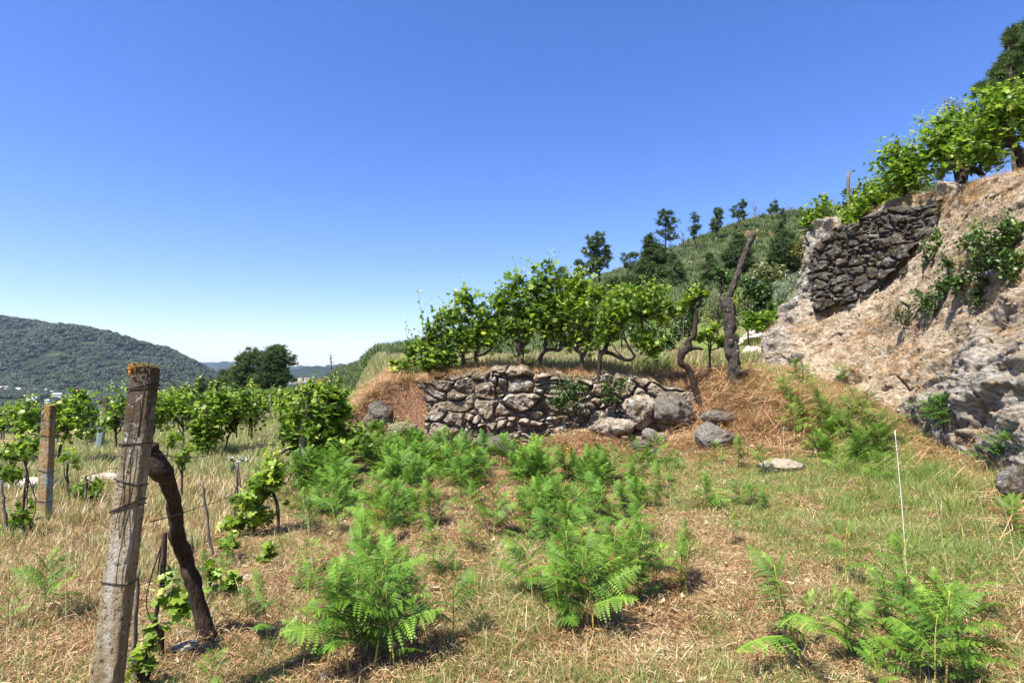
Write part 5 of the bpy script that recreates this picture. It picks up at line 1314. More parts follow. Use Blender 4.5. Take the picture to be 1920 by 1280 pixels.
def stake(label, bx, by, tx, ty, rpx, D=None, mat=stakem, cat='stake', group=None, mid=None):
    q = hit(bx, by); D = q[1] if D is None else D
    P = [pt(bx, by, D)] + ([pt(mid[0], mid[1], D)] if mid else []) + [pt(tx, ty, D)]
    P[0][2] = gz(P[0][0], P[0][1]) - 0.05
    P = smooth_path(P, 6) if len(P) > 2 else np.array([P[0] + (P[1] - P[0]) * f for f in np.linspace(0, 1, 12)])
    k = rpx * D / F
    P[1:-1] += np.random.default_rng(int(bx * 7 + by)).normal(0, k * 0.35, P[1:-1].shape)
    off = P[0].copy(); off[2] += 0.05
    o = Geo().add(*tube(P, np.linspace(k * 1.1, k * 0.75, len(P)), 9, 0.25, int(bx))).obj('stake', mat, origin=off)
    return tag(o, label, cat, group)
stake('split grey stake standing close to the right of big front post', 256, 1278, 260, 1068, 4.5, mid=(251, 1200))
stake('thin dark stake leaning left in the dry grass right of the black vine', 402, 1052, 378, 902, 3)
stake('short dark stake right behind the black vine', 366, 1075, 357, 1003, 3)
stake('dark stake at the left edge below the drooping vine', 15, 1015, 3, 900, 3)
stake('thin cane beside the low bushy young vine', 163, 960, 160, 890, 2)
stake('thin straight stick in front of the young bright vine', 437, 1000, 446, 872, 2)
stake('slanted thin stick crossing the straight one', 462, 975, 444, 868, 2)
for i_, (px, py, ty, D_) in enumerate([(236, 800, 745, 19), (262, 805, 742, 20), (352, 800, 742, 20), (430, 790, 738, 22), (508, 775, 735, 26), (532, 772, 737, 28), (60, 830, 765, 17), (8, 822, 770, 17), (108, 815, 752, 18), (655, 765, 735, 31)]):
    stake('thin grey trellis stake among the vines, number %s from the left side' % ['seven', 'eight', 'nine', 'ten', 'eleven', 'twelve', 'two', 'one', 'three', 'thirteen'][i_] if False else ['thin trellis stake behind the slim bluish post', 'thin trellis stake left of the big post head', 'thin trellis stake left of the pale grey post', 'thin trellis stake right of the pale grey post', 'thin far trellis stake right of the brown topped post', 'far trellis stake left of the bushy vine wrapped post', 'thin stake behind the forked vine at far left', 'thin stake at the extreme left edge of the back rows', 'thin stake right behind the ochre stained post', 'far thin stake near the end of the distant vine hedge'][i_], px, py, px + (i_ % 3 - 1) * 3, ty, 1.6, D=D_, group=None)
stake('reddish thin stick near the fork of the young bright vine', 502, 940, 508, 842, 1.8)
stake('black stump remnant at the foot of big front post', 268, 1288, 266, 1248, 11, mat=blackbark, cat='stump')
stake('dead bare stake on the bank top above the small round vine', 1592, 402, 1591, 322, 3.5, D=16.5, mat=stakem)
stake('crooked short dead stake beside the taller bare one', 1606, 400, 1614, 343, 3, D=16.2, mid=(1607, 370), mat=blackbark)

# vines on top of the bank
def bv(label, D, bl, tr, n, seed, size=0.12, **kw):
    return gv(label, D, bl, tr, n, size=size, seed=seed, group='vines along the bank top', ground_snap=False, **kw)
bv('small round vine leaning left on the edge of the bank wall', 18.0, [(1530, 402, 26, 16), (1515, 410, 14, 14), (1545, 385, 12, 18), (1548, 372, 6, 8)], [[(1552, 448, 6), (1545, 432, 6), (1536, 425, 5), (1520, 428, 3), (1508, 434, 2.5)], [(1546, 432, 4), (1536, 418, 3), (1530, 404, 2)]], 1000, 61, shoots=2, tall=((1545, 380, 1547, 366, 5),))
bv('lowest vine of the bank row spilling over the wall top', 16.0, [(1640, 375, 42, 22), (1615, 395, 24, 16), (1660, 350, 34, 20), (1590, 412, 22, 12)], [[(1640, 410, 3), (1642, 385, 3), (1650, 350, 2)]], 2100, 62, shoots=6)
bv('vine with a dark stake top poking out of its crown', 14.5, [(1695, 300, 40, 34), (1670, 325, 30, 26), (1715, 330, 34, 28), (1690, 345, 40, 16)], [[(1698, 375, 4), (1696, 340, 4), (1688, 300, 3.5), (1679, 264, 3.5)]], 2700, 63, shoots=6, tall=((1670, 300, 1660, 272, 7), (1715, 290, 1712, 232, 12), (1722, 285, 1728, 236, 10), (1745, 290, 1740, 262, 6)))
bv('broad vine in the middle of the bank row', 13.0, [(1775, 265, 42, 36), (1755, 300, 34, 26), (1800, 300, 34, 24), (1790, 235, 28, 26)], [[(1800, 345, 6), (1795, 325, 7), (1790, 308, 6), (1782, 285, 4)], [(1797, 322, 5), (1812, 312, 5), (1820, 318, 3)]], 3000, 64, shoots=7)
bv('dense bright vine at the right end of the bank row', 11.8, [(1860, 220, 44, 44), (1895, 190, 40, 40), (1830, 260, 40, 34), (1890, 260, 36, 22), (1935, 210, 40, 50), (1850, 290, 34, 16)], [[(1918, 322, 9), (1913, 295, 9), (1908, 276, 8), (1893, 268, 8), (1872, 274, 7), (1864, 280, 5)], [(1866, 277, 6), (1885, 264, 6), (1905, 260, 6), (1930, 252, 6)], [(1912, 280, 6), (1930, 290, 5)]], 4400, 65, shoots=8, tall=((1885, 170, 1890, 148, 6), (1900, 165, 1915, 150, 6), (1858, 190, 1846, 172, 6)), bark=blackbark)
bv('vine trunk with black bent arms low in the bank row', 12.6, [(1835, 300, 26, 14)], [[(1802, 345, 8), (1806, 325, 8), (1790, 310, 6), (1785, 305, 4)], [(1806, 325, 6), (1825, 318, 5), (1845, 330, 5)]], 240, 66, shoots=0, bark=blackbark)
def shrub(label, D, bl, n, size, mat, seed, leaf=OV, name='shrub', cat='shrub', stems=True, group=None, shoots=0, clump=0.35, snap=True, bark=vbark, dep=0.8):
    base = bl[0]
    return gv(label, D, bl, [[(base[0], base[1] + base[3] * 1.05, 2.0), (base[0], base[1], 1.2)]], n, size=size, seed=seed, mat=mat, name=name, cat=cat, shoots=shoots, fine=False, group=group, ground_snap=snap, clump=clump, bark=bark, dep=dep)
_gl2 = GL2
def with_leaf(leaf, fn, *a, **k):
    global GL2
    GL2 = leaf
    r_ = fn(*a, **k)
    GL2 = _gl2
    return r_
NL = (np.array([[0, -0.5, 0], [0.10, 0.0, 0.03], [0, 0.55, -0.05], [-0.10, 0.0, 0.03]]), np.array([(0, 1, 3), (1, 2, 3)]))
with_leaf(NL, shrub, 'silvery white leaved shrub peeking over the bank vines', 13.5, [(1785, 198, 24, 18), (1800, 215, 20, 16), (1768, 215, 12, 12)], 900, 0.11, olive_m, 301, snap=False)
with_leaf(NL, shrub, 'grey green shrub in the shade under the bank vines', 13.8, [(1765, 318, 22, 26), (1745, 335, 20, 16)], 700, 0.10, olive_m, 302, snap=False)
with_leaf(NL, shrub, 'grey green undergrowth shrub beside the bent black arms', 12.8, [(1850, 305, 36, 18), (1880, 300, 26, 18)], 800, 0.09, olive_m, 303, snap=False)
# plants rooted in the bank face
def bank_shrub(label, bl, n, size, seed, mat=oak_m, hang=0.1):
    h0, nn = bank_hit(bl[0][0], bl[0][1])
    D = (h0[1] if h0 is not None else 10) - 0.15
    out = []
    for q in bl:
        h1, _n = bank_hit(q[0], q[1]); out.append((q[0], q[1], q[2], q[3], (h1[1] - 0.12) if h1 is not None else D))
    base = out[0]
    return with_leaf(OV, gv, label, D, out, [[(base[0], base[1] + 4, 2.2), (base[0] + 3, base[1] - 2, 1.2)]], n, size=size, seed=seed, mat=mat, name='oak_seedling', cat='shrub', shoots=len(bl), ground_snap=False, dep=0.5, clump=0.42, lowt=0.0, fine=False)
bank_shrub('dark green shrub spreading across the upper right of the bank', [(1880, 460, 54, 34), (1850, 485, 44, 26), (1905, 500, 34, 28), (1830, 450, 30, 18), (1900, 435, 30, 22)], 3800, 0.085, 311)
bank_shrub('loose shrub hanging in the middle of the bank face', [(1800, 525, 32, 30), (1835, 535, 28, 22), (1780, 495, 18, 16)], 1700, 0.08, 312)
bank_shrub('small shrub growing just right of the bank wall', [(1755, 465, 24, 28), (1735, 492, 18, 14), (1762, 440, 12, 12)], 1100, 0.08, 313)
bank_shrub('low feathery shrub under the bank wall end', [(1735, 560, 30, 18), (1700, 595, 26, 14), (1750, 585, 26, 20), (1760, 545, 20, 18)], 1700, 0.075, 314)
bank_shrub('little bright sprig near the hollow of the bank', [(1815, 562, 10, 8), (1835, 570, 8, 6)], 110, 0.075, 315)

# plants on and beside the terrace wall
def wallplant(label, D, bl, n, size, seed, mat=oak_m):
    return with_leaf(OV, gv, label, D, bl, [[(bl[0][0], bl[0][1] - bl[0][3] * 0.6, 2, D + 0.2), (bl[0][0], bl[0][1], 1.2)]], n, size=size, seed=seed, mat=mat, name='oak_seedling', cat='shrub', shoots=3, ground_snap=False, dep=0.5, fine=False)
wallplant('dark leafy plant hanging over the middle of terrace wall', 12.75, [(1070, 735, 32, 20), (1055, 750, 22, 20), (1080, 765, 14, 16), (1095, 725, 18, 12)], 1100, 0.075, 321)
wallplant('dark green plant on the wall edge under the spreading vine', 12.85, [(1150, 728, 24, 12), (1135, 742, 16, 12), (1170, 718, 12, 8), (1148, 748, 10, 10)], 650, 0.075, 322)
with_leaf(OV, shrub, 'dark bramble bush left of the straw slope', 15.0, [(738, 728, 22, 20), (722, 742, 16, 14), (755, 735, 14, 14)], 900, 0.09, oak_m, 323, shoots=4, name='bramble')
with_leaf(OV, shrub, 'small silvery bush on two thin stems in the dry vineyard grass', 7.4, [(447, 862, 15, 10), (440, 872, 12, 8)], 160, 0.05, olive_m, 324)

# ------------------------------------------------------------------ bracken ferns
def frond_geo(seed, fine=True, npair=13, L_=1.0, droop=0.35, curl=0.0):
    """one arching blade along +X, length 1, made of toothed pinnae"""
    r = np.random.default_rng(seed); g = Geo()
    def rach(t): return np.array([t * (1 - 0.08 * t), 0.0, 0.32 * t - droop * t * t]) if not curl else np.array([t, 0, 0.3 * t - droop * t * t])
    ts = np.linspace(0, 1, 9)
    g.add(*tube([rach(t) for t in ts], np.linspace(0.011, 0.004, 9), 4, cap=False), tint=0.9)
    for i_ in range(npair):
        t = 0.10 + 0.88 * (i_ / (npair - 1)) ** 0.95
        ln = 0.43 * min(1, (t + 0.05) / 0.28) * (1 - t) ** 0.75 + 0.02
        for sd_ in (-1, 1):
            p = rach(min(1, t + (0.02 if sd_ > 0 else 0)))
            sw = 0.35 + 0.15 * r.normal(); dz = -0.28 + 0.12 * r.normal()
            d = np.array([math.sin(sw), sd_ * math.cos(sw), dz * 0.6]); d /= np.linalg.norm(d)
            nrm = np.array([0.15, 0, 1.0]); fw = np.cross(nrm, d); fw /= np.linalg.norm(fw)
            wmax = 0.057 if fine else 0.070
            k = 8 if fine else 4
            tn = float(np.clip(0.5 + 0.25 * t + r.normal(0, 0.08), 0, 1))
            for q in range(k):
                f0 = q / k; f1 = (q + 0.85) / k; fm = (q + 0.45) / k
                w_ = wmax * (1 - f0) ** 0.6 * min(1, 0.5 + ln / 0.2)
                c0 = p + d * ln * f0 + np.array([0, 0, -0.25 * ln * f0 ** 2]); c1 = p + d * ln * f1 + np.array([0, 0, -0.25 * ln * f1 ** 2])
                m_ = p + d * ln * (fm + 0.3 / k) + np.array([0, 0, -0.25 * ln * fm ** 2 - 0.006])
                g.add([c0, m_ + fw * w_, c1, m_ - fw * w_], None, [(0, 1, 2, 3)], tn)
    return g
FR = [frond_geo(i_, True, droop=[0.28, 0.42, 0.36, 0.20][i_]) for i_ in range(4)]
FRm = [g_.mesh('frond', fern_m) for g_ in FR]
FRy = [FR[0].mesh('frond_yellow', fernyel_m)]; FRr = [FR[1].mesh('frond_rust', fernred_m)]
FRL = [frond_geo(10 + i_, False, npair=10, droop=[0.3, 0.42, 0.2][i_]) for i_ in range(3)]
stem_me = Geo().add(*tube(smooth_path([(0, 0, -0.05), (0.015, 0.01, 0.3), (-0.01, 0.0, 0.7), (0.01, 0, 1.0)], 4), np.linspace(0.012, 0.005, 13), 6), tint=0.5).mesh('stem', fernstem_m)

def fern_layout(rng, n=9, lo=0.30):
    """(height fraction, azimuth, length, pitch) of the blades on one stem"""
    out = []; az0 = rng.uniform(0, 6.28)
    for i_ in range(n):
        f = lo + (1 - lo) * (i_ / (n - 1)) ** 0.9
        az = az0 + (i_ % 2) * math.pi + rng.normal(0, 0.35) + (i_ // 2) * 0.25
        ln = (0.60 * (1 - f) ** 0.6 + 0.17) * rng.uniform(0.85, 1.15)
        out.append((f, az, ln, 0.30 + 0.65 * f ** 2 + rng.normal(0, 0.12)))
    return out

def fern_thing(label, P, h, seed, group=None, tilt=(0, 0), n=9, mats=FRm, wide=1.0, stems=1):
    rng = np.random.default_rng(seed)
    root = thing('bracken_fern', label, 'fern', P, group)
    root.rotation_euler = (tilt[0], tilt[1], 0)
    for si in range(stems):
        hs_k = h * (1 if si == 0 else rng.uniform(0.6, 0.92)); ox, oy = (0, 0) if si == 0 else rng.normal(0, 0.20 * h, 2)
        fern_stem(root, hs_k, ox, oy, rng, n if si == 0 else max(6, n - 3), mats, wide)
    return root

def fern_stem(root, h, ox, oy, rng, n, mats, wide):
    s_ = bpy.data.objects.new('stem', stem_me); COL.objects.link(s_); s_.parent = root; s_.location = (ox, oy, 0); s_.scale = (max(h, 0.3), max(h, 0.3), h)
    for f, az, ln, pi_ in fern_layout(rng, n + 1):
        o = bpy.data.objects.new('frond', FRr[0] if (f < 0.5 and rng.uniform() < 0.035) else mats[rng.integers(0, len(mats))]); COL.objects.link(o); o.parent = root
        o.location = (ox, oy, f * h); k = ln * h * wide; o.scale = (k, k, k)
        o.rotation_mode = 'QUATERNION'
        o.rotation_quaternion = (Matrix.Rotation(az, 3, 'Z') @ Matrix.Rotation(-pi_, 3, 'Y') @ Matrix.Rotation(rng.normal(0, 0.3), 3, 'X')).to_quaternion()

def fern_single(seed, n=13, mat=fern_m, lib=None):
    lib = lib or FRL
    """the same plant as one mesh, height 1"""
    rng = np.random.default_rng(seed); g = Geo()
    g.add(*tube([(0, 0, -0.05), (0.02, 0, 0.5), (0, 0, 1)], [0.012, 0.009, 0.005], 4), tint=0.6)
    for f, az, ln, pi_ in fern_layout(rng, n, 0.22):
        F_ = lib[rng.integers(0, len(lib))]
        M3 = np.array(Matrix.Rotation(az, 3, 'Z') @ Matrix.Rotation(-pi_, 3, 'Y') @ Matrix.Rotation(rng.normal(0, 0.3), 3, 'X'))
        V = np.concatenate(F_.V) @ M3.T * ln * 1.1 + np.array([0, 0, f])
        g.add(V, np.concatenate(F_.T) if F_.T else None, np.concatenate(F_.Q), np.concatenate(F_.C))
    return g.mesh('bracken_fern', mat)
FS = [fern_single(400 + i_) for i_ in range(8)]
FSN = [fern_single(440 + i_, 9, lib=FR) for i_ in range(6)]
FSY = [fern_single(420 + i_, 6, fernyel_m) for i_ in range(2)]
FSR = [fern_single(430 + i_, 6, fernred_m) for i_ in range(2)]

# near ferns: label, base px, base py, height px
NF = [
 ('single fern with a bare yellow stem on litter left of centre', 846, 1205, 135, 8, (0, 0.05)),
 ('big bushy fern at the bottom left of centre', 700, 1250, 210, 12, (0, 0.1)),
 ('wide fern joined to the big bushy one on its left side', 652, 1262, 185, 10, (0, -0.12)),
 ('tall pale topped fern behind the big bushy one', 690, 1180, 150, 10, (0, 0.08)),
 ('small fern on a thin stem right of the big bushy fern', 728, 1252, 100, 7, (0, 0.1)),
 ('sparse fern reaching left near the black vine shadow', 503, 1200, 115, 7, (0, -0.15)),
 ('sparse fern between the reaching one and the bushy ferns', 575, 1175, 110, 8, (0, 0.05)),
 ('thin dark fern leaning right above the small stemmed fern', 740, 1125, 95, 6, (0, 0.2)),
 ('pale yellow green fern alone on the litter', 812, 1072, 82, 10, (0, 0)),
 ('fern with drooping left fronds in the middle foreground', 998, 1122, 125, 9, (0, -0.1)),
 ('tall fern at the centre of the middle group', 1062, 1140, 145, 11, (0, 0)),
 ('front fern of the middle group casting a dark shadow', 1112, 1188, 165, 12, (0, -0.08)),
 ('right fern of the middle group with upright top', 1192, 1128, 140, 12, (0, 0.1)),
 ('fern at the back of the middle group', 1150, 1092, 105, 9, (0, 0.05)),
 ('fern standing right of the middle group over a black shadow', 1273, 1100, 112, 9, (0, 0.1)),
 ('left leaning fern with a long yellow stem at bottom right', 1503, 1250, 195, 8, (0, -0.25)),
 ('fern right of the long stemmed fern', 1582, 1240, 120, 9, (0, 0.05)),
 ('upright fern by itself in the yellow green grass', 1585, 1088, 100, 8, (0, 0.05)),
 ('fern crossed by a long white grass stalk', 1700, 1135, 125, 10, (0, 0.0)),
 ('fern behind the largest one at the lower right', 1668, 1180, 110, 9, (0, -0.1)),
 ('largest fern spreading wide at the bottom right corner', 1772, 1300, 190, 12, (0, 0.08)),
 ('low fern at the bottom edge left of the largest one', 1655, 1300, 90, 7, (0, -0.2)),
 ('fern in the straw at the left edge below the posts', 78, 1165, 115, 10, (0, 0.05)),
 ('flat fern at the bottom beside the black vine', 388, 1290, 70, 7, (0, 0.2)),
 ('tiny fern in the bare litter right of centre', 1372, 1018, 52, 7, (0, 0.1)),
 ('fern at the right edge beside the dark hollow', 1908, 1008, 75, 9, (0, -0.1)),
 ('bright fern in front of the young vine at left', 430, 1062, 60, 7, (0, 0.1)),
 ('fern half hidden by the black vine', 352, 1140, 55, 6, (0, 0.2)),
 ('fern at the foot of the thick black vine', 372, 1190, 50, 6, (0, -0.2)),
 ('bushy fern left of the pale yellow green one', 722, 1018, 85, 11, (0, 0)),
 ('wide leafy fern in the upper left fern group', 738, 985, 78, 12, (0, 0)),
 ('fern below the vine wrapped post with drooping tips', 628, 1000, 85, 10, (0, -0.1)),
 ('dark sided fern at the left of the upper fern group', 575, 1000, 75, 10, (0, -0.1)),
 ('fern in the gap above the middle group', 1005, 1010, 80, 10, (0, 0)),
 ('fern between the gap fern and the middle group', 1060, 1040, 90, 10, (0, 0.05)),
 ('light fern left of the drooping one in the middle foreground', 925, 1010, 95, 10, (0, 0)),
]
for i_, (lb, bx, by, hp, n_, tl) in enumerate(NF):
    q = hit(bx, by) if by < 1279 else hit(bx, by, 1.4)
    fern_thing(lb, q - np.array([0, 0, 0.01]), hp * q[1] / F * 0.98, 500 + i_, 'bracken ferns of the slope', tl, n_ - 1, wide=1.05, stems=3 if n_ >= 12 else 2 if n_ >= 9 else 1)
fern_thing('fern with a rust red dying frond inside the middle group', hit(1135, 1130), 0.30, 561, 'bracken ferns of the slope', (0, 0.2), 6, FRr)

# smaller ferns further up the slope
FG = [  # label, group, list of (px, py, h) or box to fill
 ('green fern between vine post and wall foot', 'ferns between vine post and wall foot', [(560, 800, 852, 915, 74, 52)], 900),
 ('green fern in the band below the stone wall', 'ferns right below the wall', [(770, 1140, 866, 915, 84, 48)], 950),
 ('fern of the group under the vine wrapped post', 'ferns under the vine wrapped post', [(540, 790, 905, 1000, 34, 62)], 1000),
 ('scattered fern between middle group and wall band', 'scattered ferns above the middle group', [(800, 1190, 905, 990, 40, 60)], 1100),
 ('small fern on the straw slope right of the fern band', 'small ferns on the straw slope', [(1180, 1450, 865, 965, 20, 44)], 1200),
 ('small fern in the grass strip climbing beside the bank', 'ferns of the grass strip', [(1470, 1680, 690, 900, 40, 46)], 1300),
]
r = np.random.default_rng(88)
for lb, gp, boxes, sd0 in FG:
    for (x0, x1, y0, y1, cnt, hp) in boxes:
        pts_ = []
        tries = 0
        while len(pts_) < cnt and tries < 4000:
            tries += 1
            x = r.uniform(x0, x1); y = r.uniform(y0, y1)
            if fbm(x / 55, y / 32, o=2, s=88) < -0.12: continue
            if any(abs(x - a) < 9 and abs(y - c_) < 5 for a, c_ in pts_): continue
            pts_.append((x, y))
        for x, y in pts_:
            q = hit(x, y)
            if not (x < 1300 or q[0] < bank_base_x(q[1])): continue
            col3 = int(3 * (x - x0) / (x1 - x0 + 1)); row2 = y > (y0 + y1) / 2
            o = bpy.data.objects.new('bracken_fern', FS[r.integers(0, 8)]); COL.objects.link(o)
            o.location = tuple(q); h = hp * r.uniform(0.55, 1.25) * q[1] / F
            o.scale = (h * r.uniform(0.85, 1.25),) * 2 + (h,); o.rotation_euler = (r.normal(0, 0.12), r.normal(0, 0.12), r.uniform(0, 6.28))
            tag(o, lb + ', ' + ['left', 'middle', 'right'][col3] + (' front part' if row2 else ' rear part'), 'fern', gp + ' ' + ['left', 'middle', 'right'][col3] + (' front' if row2 else ' rear'))
def fill(lb, gp, x0, x1, y0, y1, cnt, hp, seed, lib):
    r = np.random.default_rng(seed); pts_ = []; tries = 0
    while len(pts_) < cnt and tries < 4000:
        tries += 1
        x = r.uniform(x0, x1); y = r.uniform(y0, y1)
        if any(abs(x - a) < 24 and abs(y - c_) < 12 for a, c_ in pts_): continue
        pts_.append((x, y))
    for x, y in pts_:
        q = hit(x, y); o = bpy.data.objects.new('bracken_fern', lib[r.integers(0, len(lib))]); COL.objects.link(o)
        o.location = tuple(q); h = hp * r.uniform(0.5, 1.1) * q[1] / F
        o.scale = (h * r.uniform(1.0, 1.35),) * 2 + (h,); o.rotation_euler = (r.normal(0, 0.12), r.normal(0, 0.12), r.uniform(0, 6.28))
        tag(o, lb, 'fern', gp)
fill('smaller fern filling in around the bushy ferns at lower left of centre', 'ferns around the bushy ones', 540, 790, 1030, 1230, 15, 92, 1, FSN)
fill('smaller fern filling in around the middle group of ferns', 'ferns around the middle group', 960, 1240, 990, 1160, 17, 90, 2, FSN)
fill('smaller fern between the upper fern bands left of the middle group', 'ferns left of the middle group', 680, 960, 930, 1040, 13, 68, 3, FSN)
fill('smaller fern beside the largest ferns at the lower right', 'ferns around the largest one', 1540, 1820, 1150, 1290, 8, 100, 4, FSN)
fill('small fern in the dry grass left of the vine row', 'ferns in the lower left grass', 230, 520, 1040, 1190, 7, 52, 5, FSN)
def fern1(label, bx, by, hp, k, meshes=FS, wide=1.2):
    q = hit(bx, by)
    h_, n_ = bank_hit(bx, by)
    if h_ is not None and h_[1] < q[1]: q = h_ - np.array([0, 0.05, 0.03])
    o = bpy.data.objects.new('bracken_fern', meshes[k % len(meshes)]); COL.objects.link(o)
    o.location = tuple(q); h = hp * q[1] / F; o.scale = (h * wide, h * wide, h); o.rotation_euler = (0.1, 0.05 * (k % 3 - 1), k * 1.3)
    return tag(o, label, 'fern')
fern1('yellow orange fern in front of the pale wall foot stone', 888, 842, 26, 0, FSY)
fern1('yellow fern beside the broad grey boulder at the wall foot', 964, 846, 26, 1, FSY)
fern1('little yellow fern below the wall at its middle', 1070, 862, 24, 0, FSY)
fern1('rusty tipped fern at the foot of the bank', 1722, 790, 44, 3)
fern1('dark green fern spreading under the grey bank rock', 1765, 808, 66, 4, wide=1.7)
fern1('fern with red brown tips beside the dark green spreading fern', 1748, 778, 32, 1, FSR)
fern1('fern at the right below the bank rock', 1868, 884, 72, 5, wide=1.5)
fern1('small fern behind the one below the bank rock', 1895, 850, 40, 6)
fern1('rust coloured fern at the top of the grass strip', 1600, 712, 26, 0, FSR)
fern1('green fern in front of the rust coloured one', 1580, 722, 34, 2)
fern1('fern on the terrace grass under the spreading vine', 1215, 706, 46, 1)
fern1('fern on the terrace left of the snaking trunk', 1245, 704, 40, 2)
fern1('low fern at the black trunk of the spreading vine', 1165, 704, 30, 3)
fern1('fern behind the dead post on the terrace', 1330, 690, 36, 4)

# long pale grass stalks arching over the right foreground
def stalk(label, pts, r0=0.0016, head=True, mat=oat_m):
    P = smooth_path([pt(a, b2, d) for a, b2, d in pts], 8); P[0, 2] = gz(P[0, 0], P[0, 1]) - 0.02
    g = Geo().add(*tube(P, np.linspace(r0 * 1.3, r0, len(P)), 5), tint=0.9)
    rg = np.random.default_rng(int(pts[0][0])); n = 26 if head else 6
    f = rg.uniform(0.82, 1, n); q = np.stack([np.interp(f, np.linspace(0, 1, len(P)), P[:, a]) for a in range(3)], -1) + rg.normal(0, 0.006, (n, 3))
    stamp(g, NL[0], NL[1], q, rot_random(n, rng=rg, tilt=0.5), 0.016, rg.uniform(0.6, 1, n))
    return tag(g.obj('grass_stalk', mat), label, 'grass stalk')
white_m = plain('bleached_stalk', (0.74, 0.72, 0.60), 0.7, var=0.1)
D_ = hit(1702, 1110)[1]
stalk('straight white bleached stalk rising from the ferns at right', [(1702, 1115, D_), (1692, 960, D_), (1678, 806, D_)], 0.0024, mat=white_m)
D_ = hit(1858, 1030)[1]
stalk('long green stalk curving left in the right foreground', [(1858, 1030, D_), (1835, 930, D_), (1800, 860, D_)], 0.002)
D_ = hit(1900, 1060)[1]
stalk('thin arching stalk near the right edge', [(1905, 1065, D_), (1885, 960, D_), (1845, 895, D_)], 0.002)
D_ = hit(1780, 1100)[1]
stalk('faint slender stalk between white stalk and long green one', [(1782, 1105, D_), (1765, 1000, D_), (1750, 920, D_)], 0.0016)
D_ = hit(590, 1150)[1]
stalk('tall thin grass stalk rising through the ferns at left', [(594, 1160, D_), (585, 1050, D_), (572, 955, D_)], 0.0018)
D_ = hit(125, 1185)[1]
stalk('pair of pale straw stalks behind the left edge fern', [(124, 1185, D_), (124, 1080, D_), (130, 1010, D_)], 0.0018)
D_ = hit(1475, 880)[1]
stalk('tiny pale stalk above the flat grey rock', [(1478, 885, D_), (1470, 845, D_), (1469, 800, D_)], 0.003)

# ------------------------------------------------------------------ trees
def pine(label, D, bl, n, seed, trunk=None, size=0.35, name='pine_tree', mat=None, group=None, far_=False, top=None, tr=2.0, bare=None):
    rng = np.random.default_rng(seed)
    ys = [q[1] for q in bl]; x0 = np.mean([q[0] for q in bl]); ymin = min(q[1] - q[3] for q in bl)
    tx = trunk if trunk is not None else x0
    p_ = pt(tx, 640, D); base = np.array([p_[0], D, gz(p_[0], D)])
    root = thing(name, label, 'pine tree', base, group)
    tip = pt(x0, ymin + 0.16 * (max(q[1] for q in bl) - ymin) + 3, D)
    P = smooth_path([base - [0, 0, 0.4], mix(base, tip, 0.35) + rng.normal(0, 0.12, 3), mix(base, tip, 0.7) + rng.normal(0, 0.12, 3), tip], 6)
    gt = Geo().add(*tube(P, np.linspace(tr * 1.3, tr * 0.3, len(P)) * D / F, 7, 0.1, seed), tint=0.5)
    g = Geo(); limbs = []
    crown(g, blob3(bl, D, 0.9), ND, size * 0.72, int(n * (1.9 if n > 1400 else 1.3)), rng, clump=0.28, nclump=int(12 + n / 110), shell=0.3, tilt=0.7, limbs=limbs, cull=0.22 if n > 1400 else 0.28, flat=0.7)
    o = g.obj('crown', mat or pine_m, root, origin=base, smooth=False); o.location = (0, 0, 0)
    for e in limbs[:30]:
        k = np.argmin(np.abs(P[:, 2] - (e[2] - 0.25 * abs(e[0] - P[len(P) // 2, 0]))))
        gt.add(*tube(np.array([P[k], (P[k] + e) / 2 - [0, 0, 0.05], e]), np.array([0.5, 0.35, 0.15]) * tr * D / F, 5), tint=0.5)
    for q in (bare or []):
        gt.add(*tube(np.array([pt(q[0], q[1], D), pt(q[2], q[3], D)]), np.array([0.6, 0.2]) * D / F, 5), tint=0.5)
    o = gt.obj('trunk', pbark, root, origin=base); o.location = (0, 0, 0)
    return root
DL = 66
pine('tall dense dark pine left in the clump below the vineyard', DL, [(462, 690, 22, 30), (448, 705, 18, 20), (470, 665, 14, 14), (455, 725, 24, 18), (478, 715, 20, 22)], 3600, 1, size=0.5)
pine('broadest dark pine in the middle of the clump below the vineyard', DL - 2, [(512, 680, 26, 28), (500, 705, 24, 24), (518, 660, 16, 12), (525, 710, 18, 22), (496, 675, 16, 18)], 4200, 2, size=0.5, trunk=508)
pine('open pine with bare lower trunk at the right of the clump', DL + 2, [(538, 668, 14, 12), (545, 678, 12, 10), (528, 690, 14, 12), (540, 710, 16, 8), (532, 655, 8, 6)], 900, 3, size=0.45, trunk=533, tr=1.8)
pine('smaller pine left of the dark pine clump', DL + 6, [(415, 712, 14, 20), (405, 725, 16, 14), (424, 722, 12, 14)], 1500, 4, size=0.5)
pine('low dark pine between the mountain and the clump', DL + 8, [(383, 722, 16, 14), (372, 732, 18, 10)], 900, 5, size=0.5)
pine('lowest leftmost dark pine top below the far mountain', DL + 10, [(352, 735, 16, 10), (338, 742, 16, 8)], 700, 6, size=0.5)
pine('pine with a dark pointed top between two of the clump', DL + 4, [(433, 712, 10, 22), (430, 730, 18, 14)], 1200, 7, size=0.5)
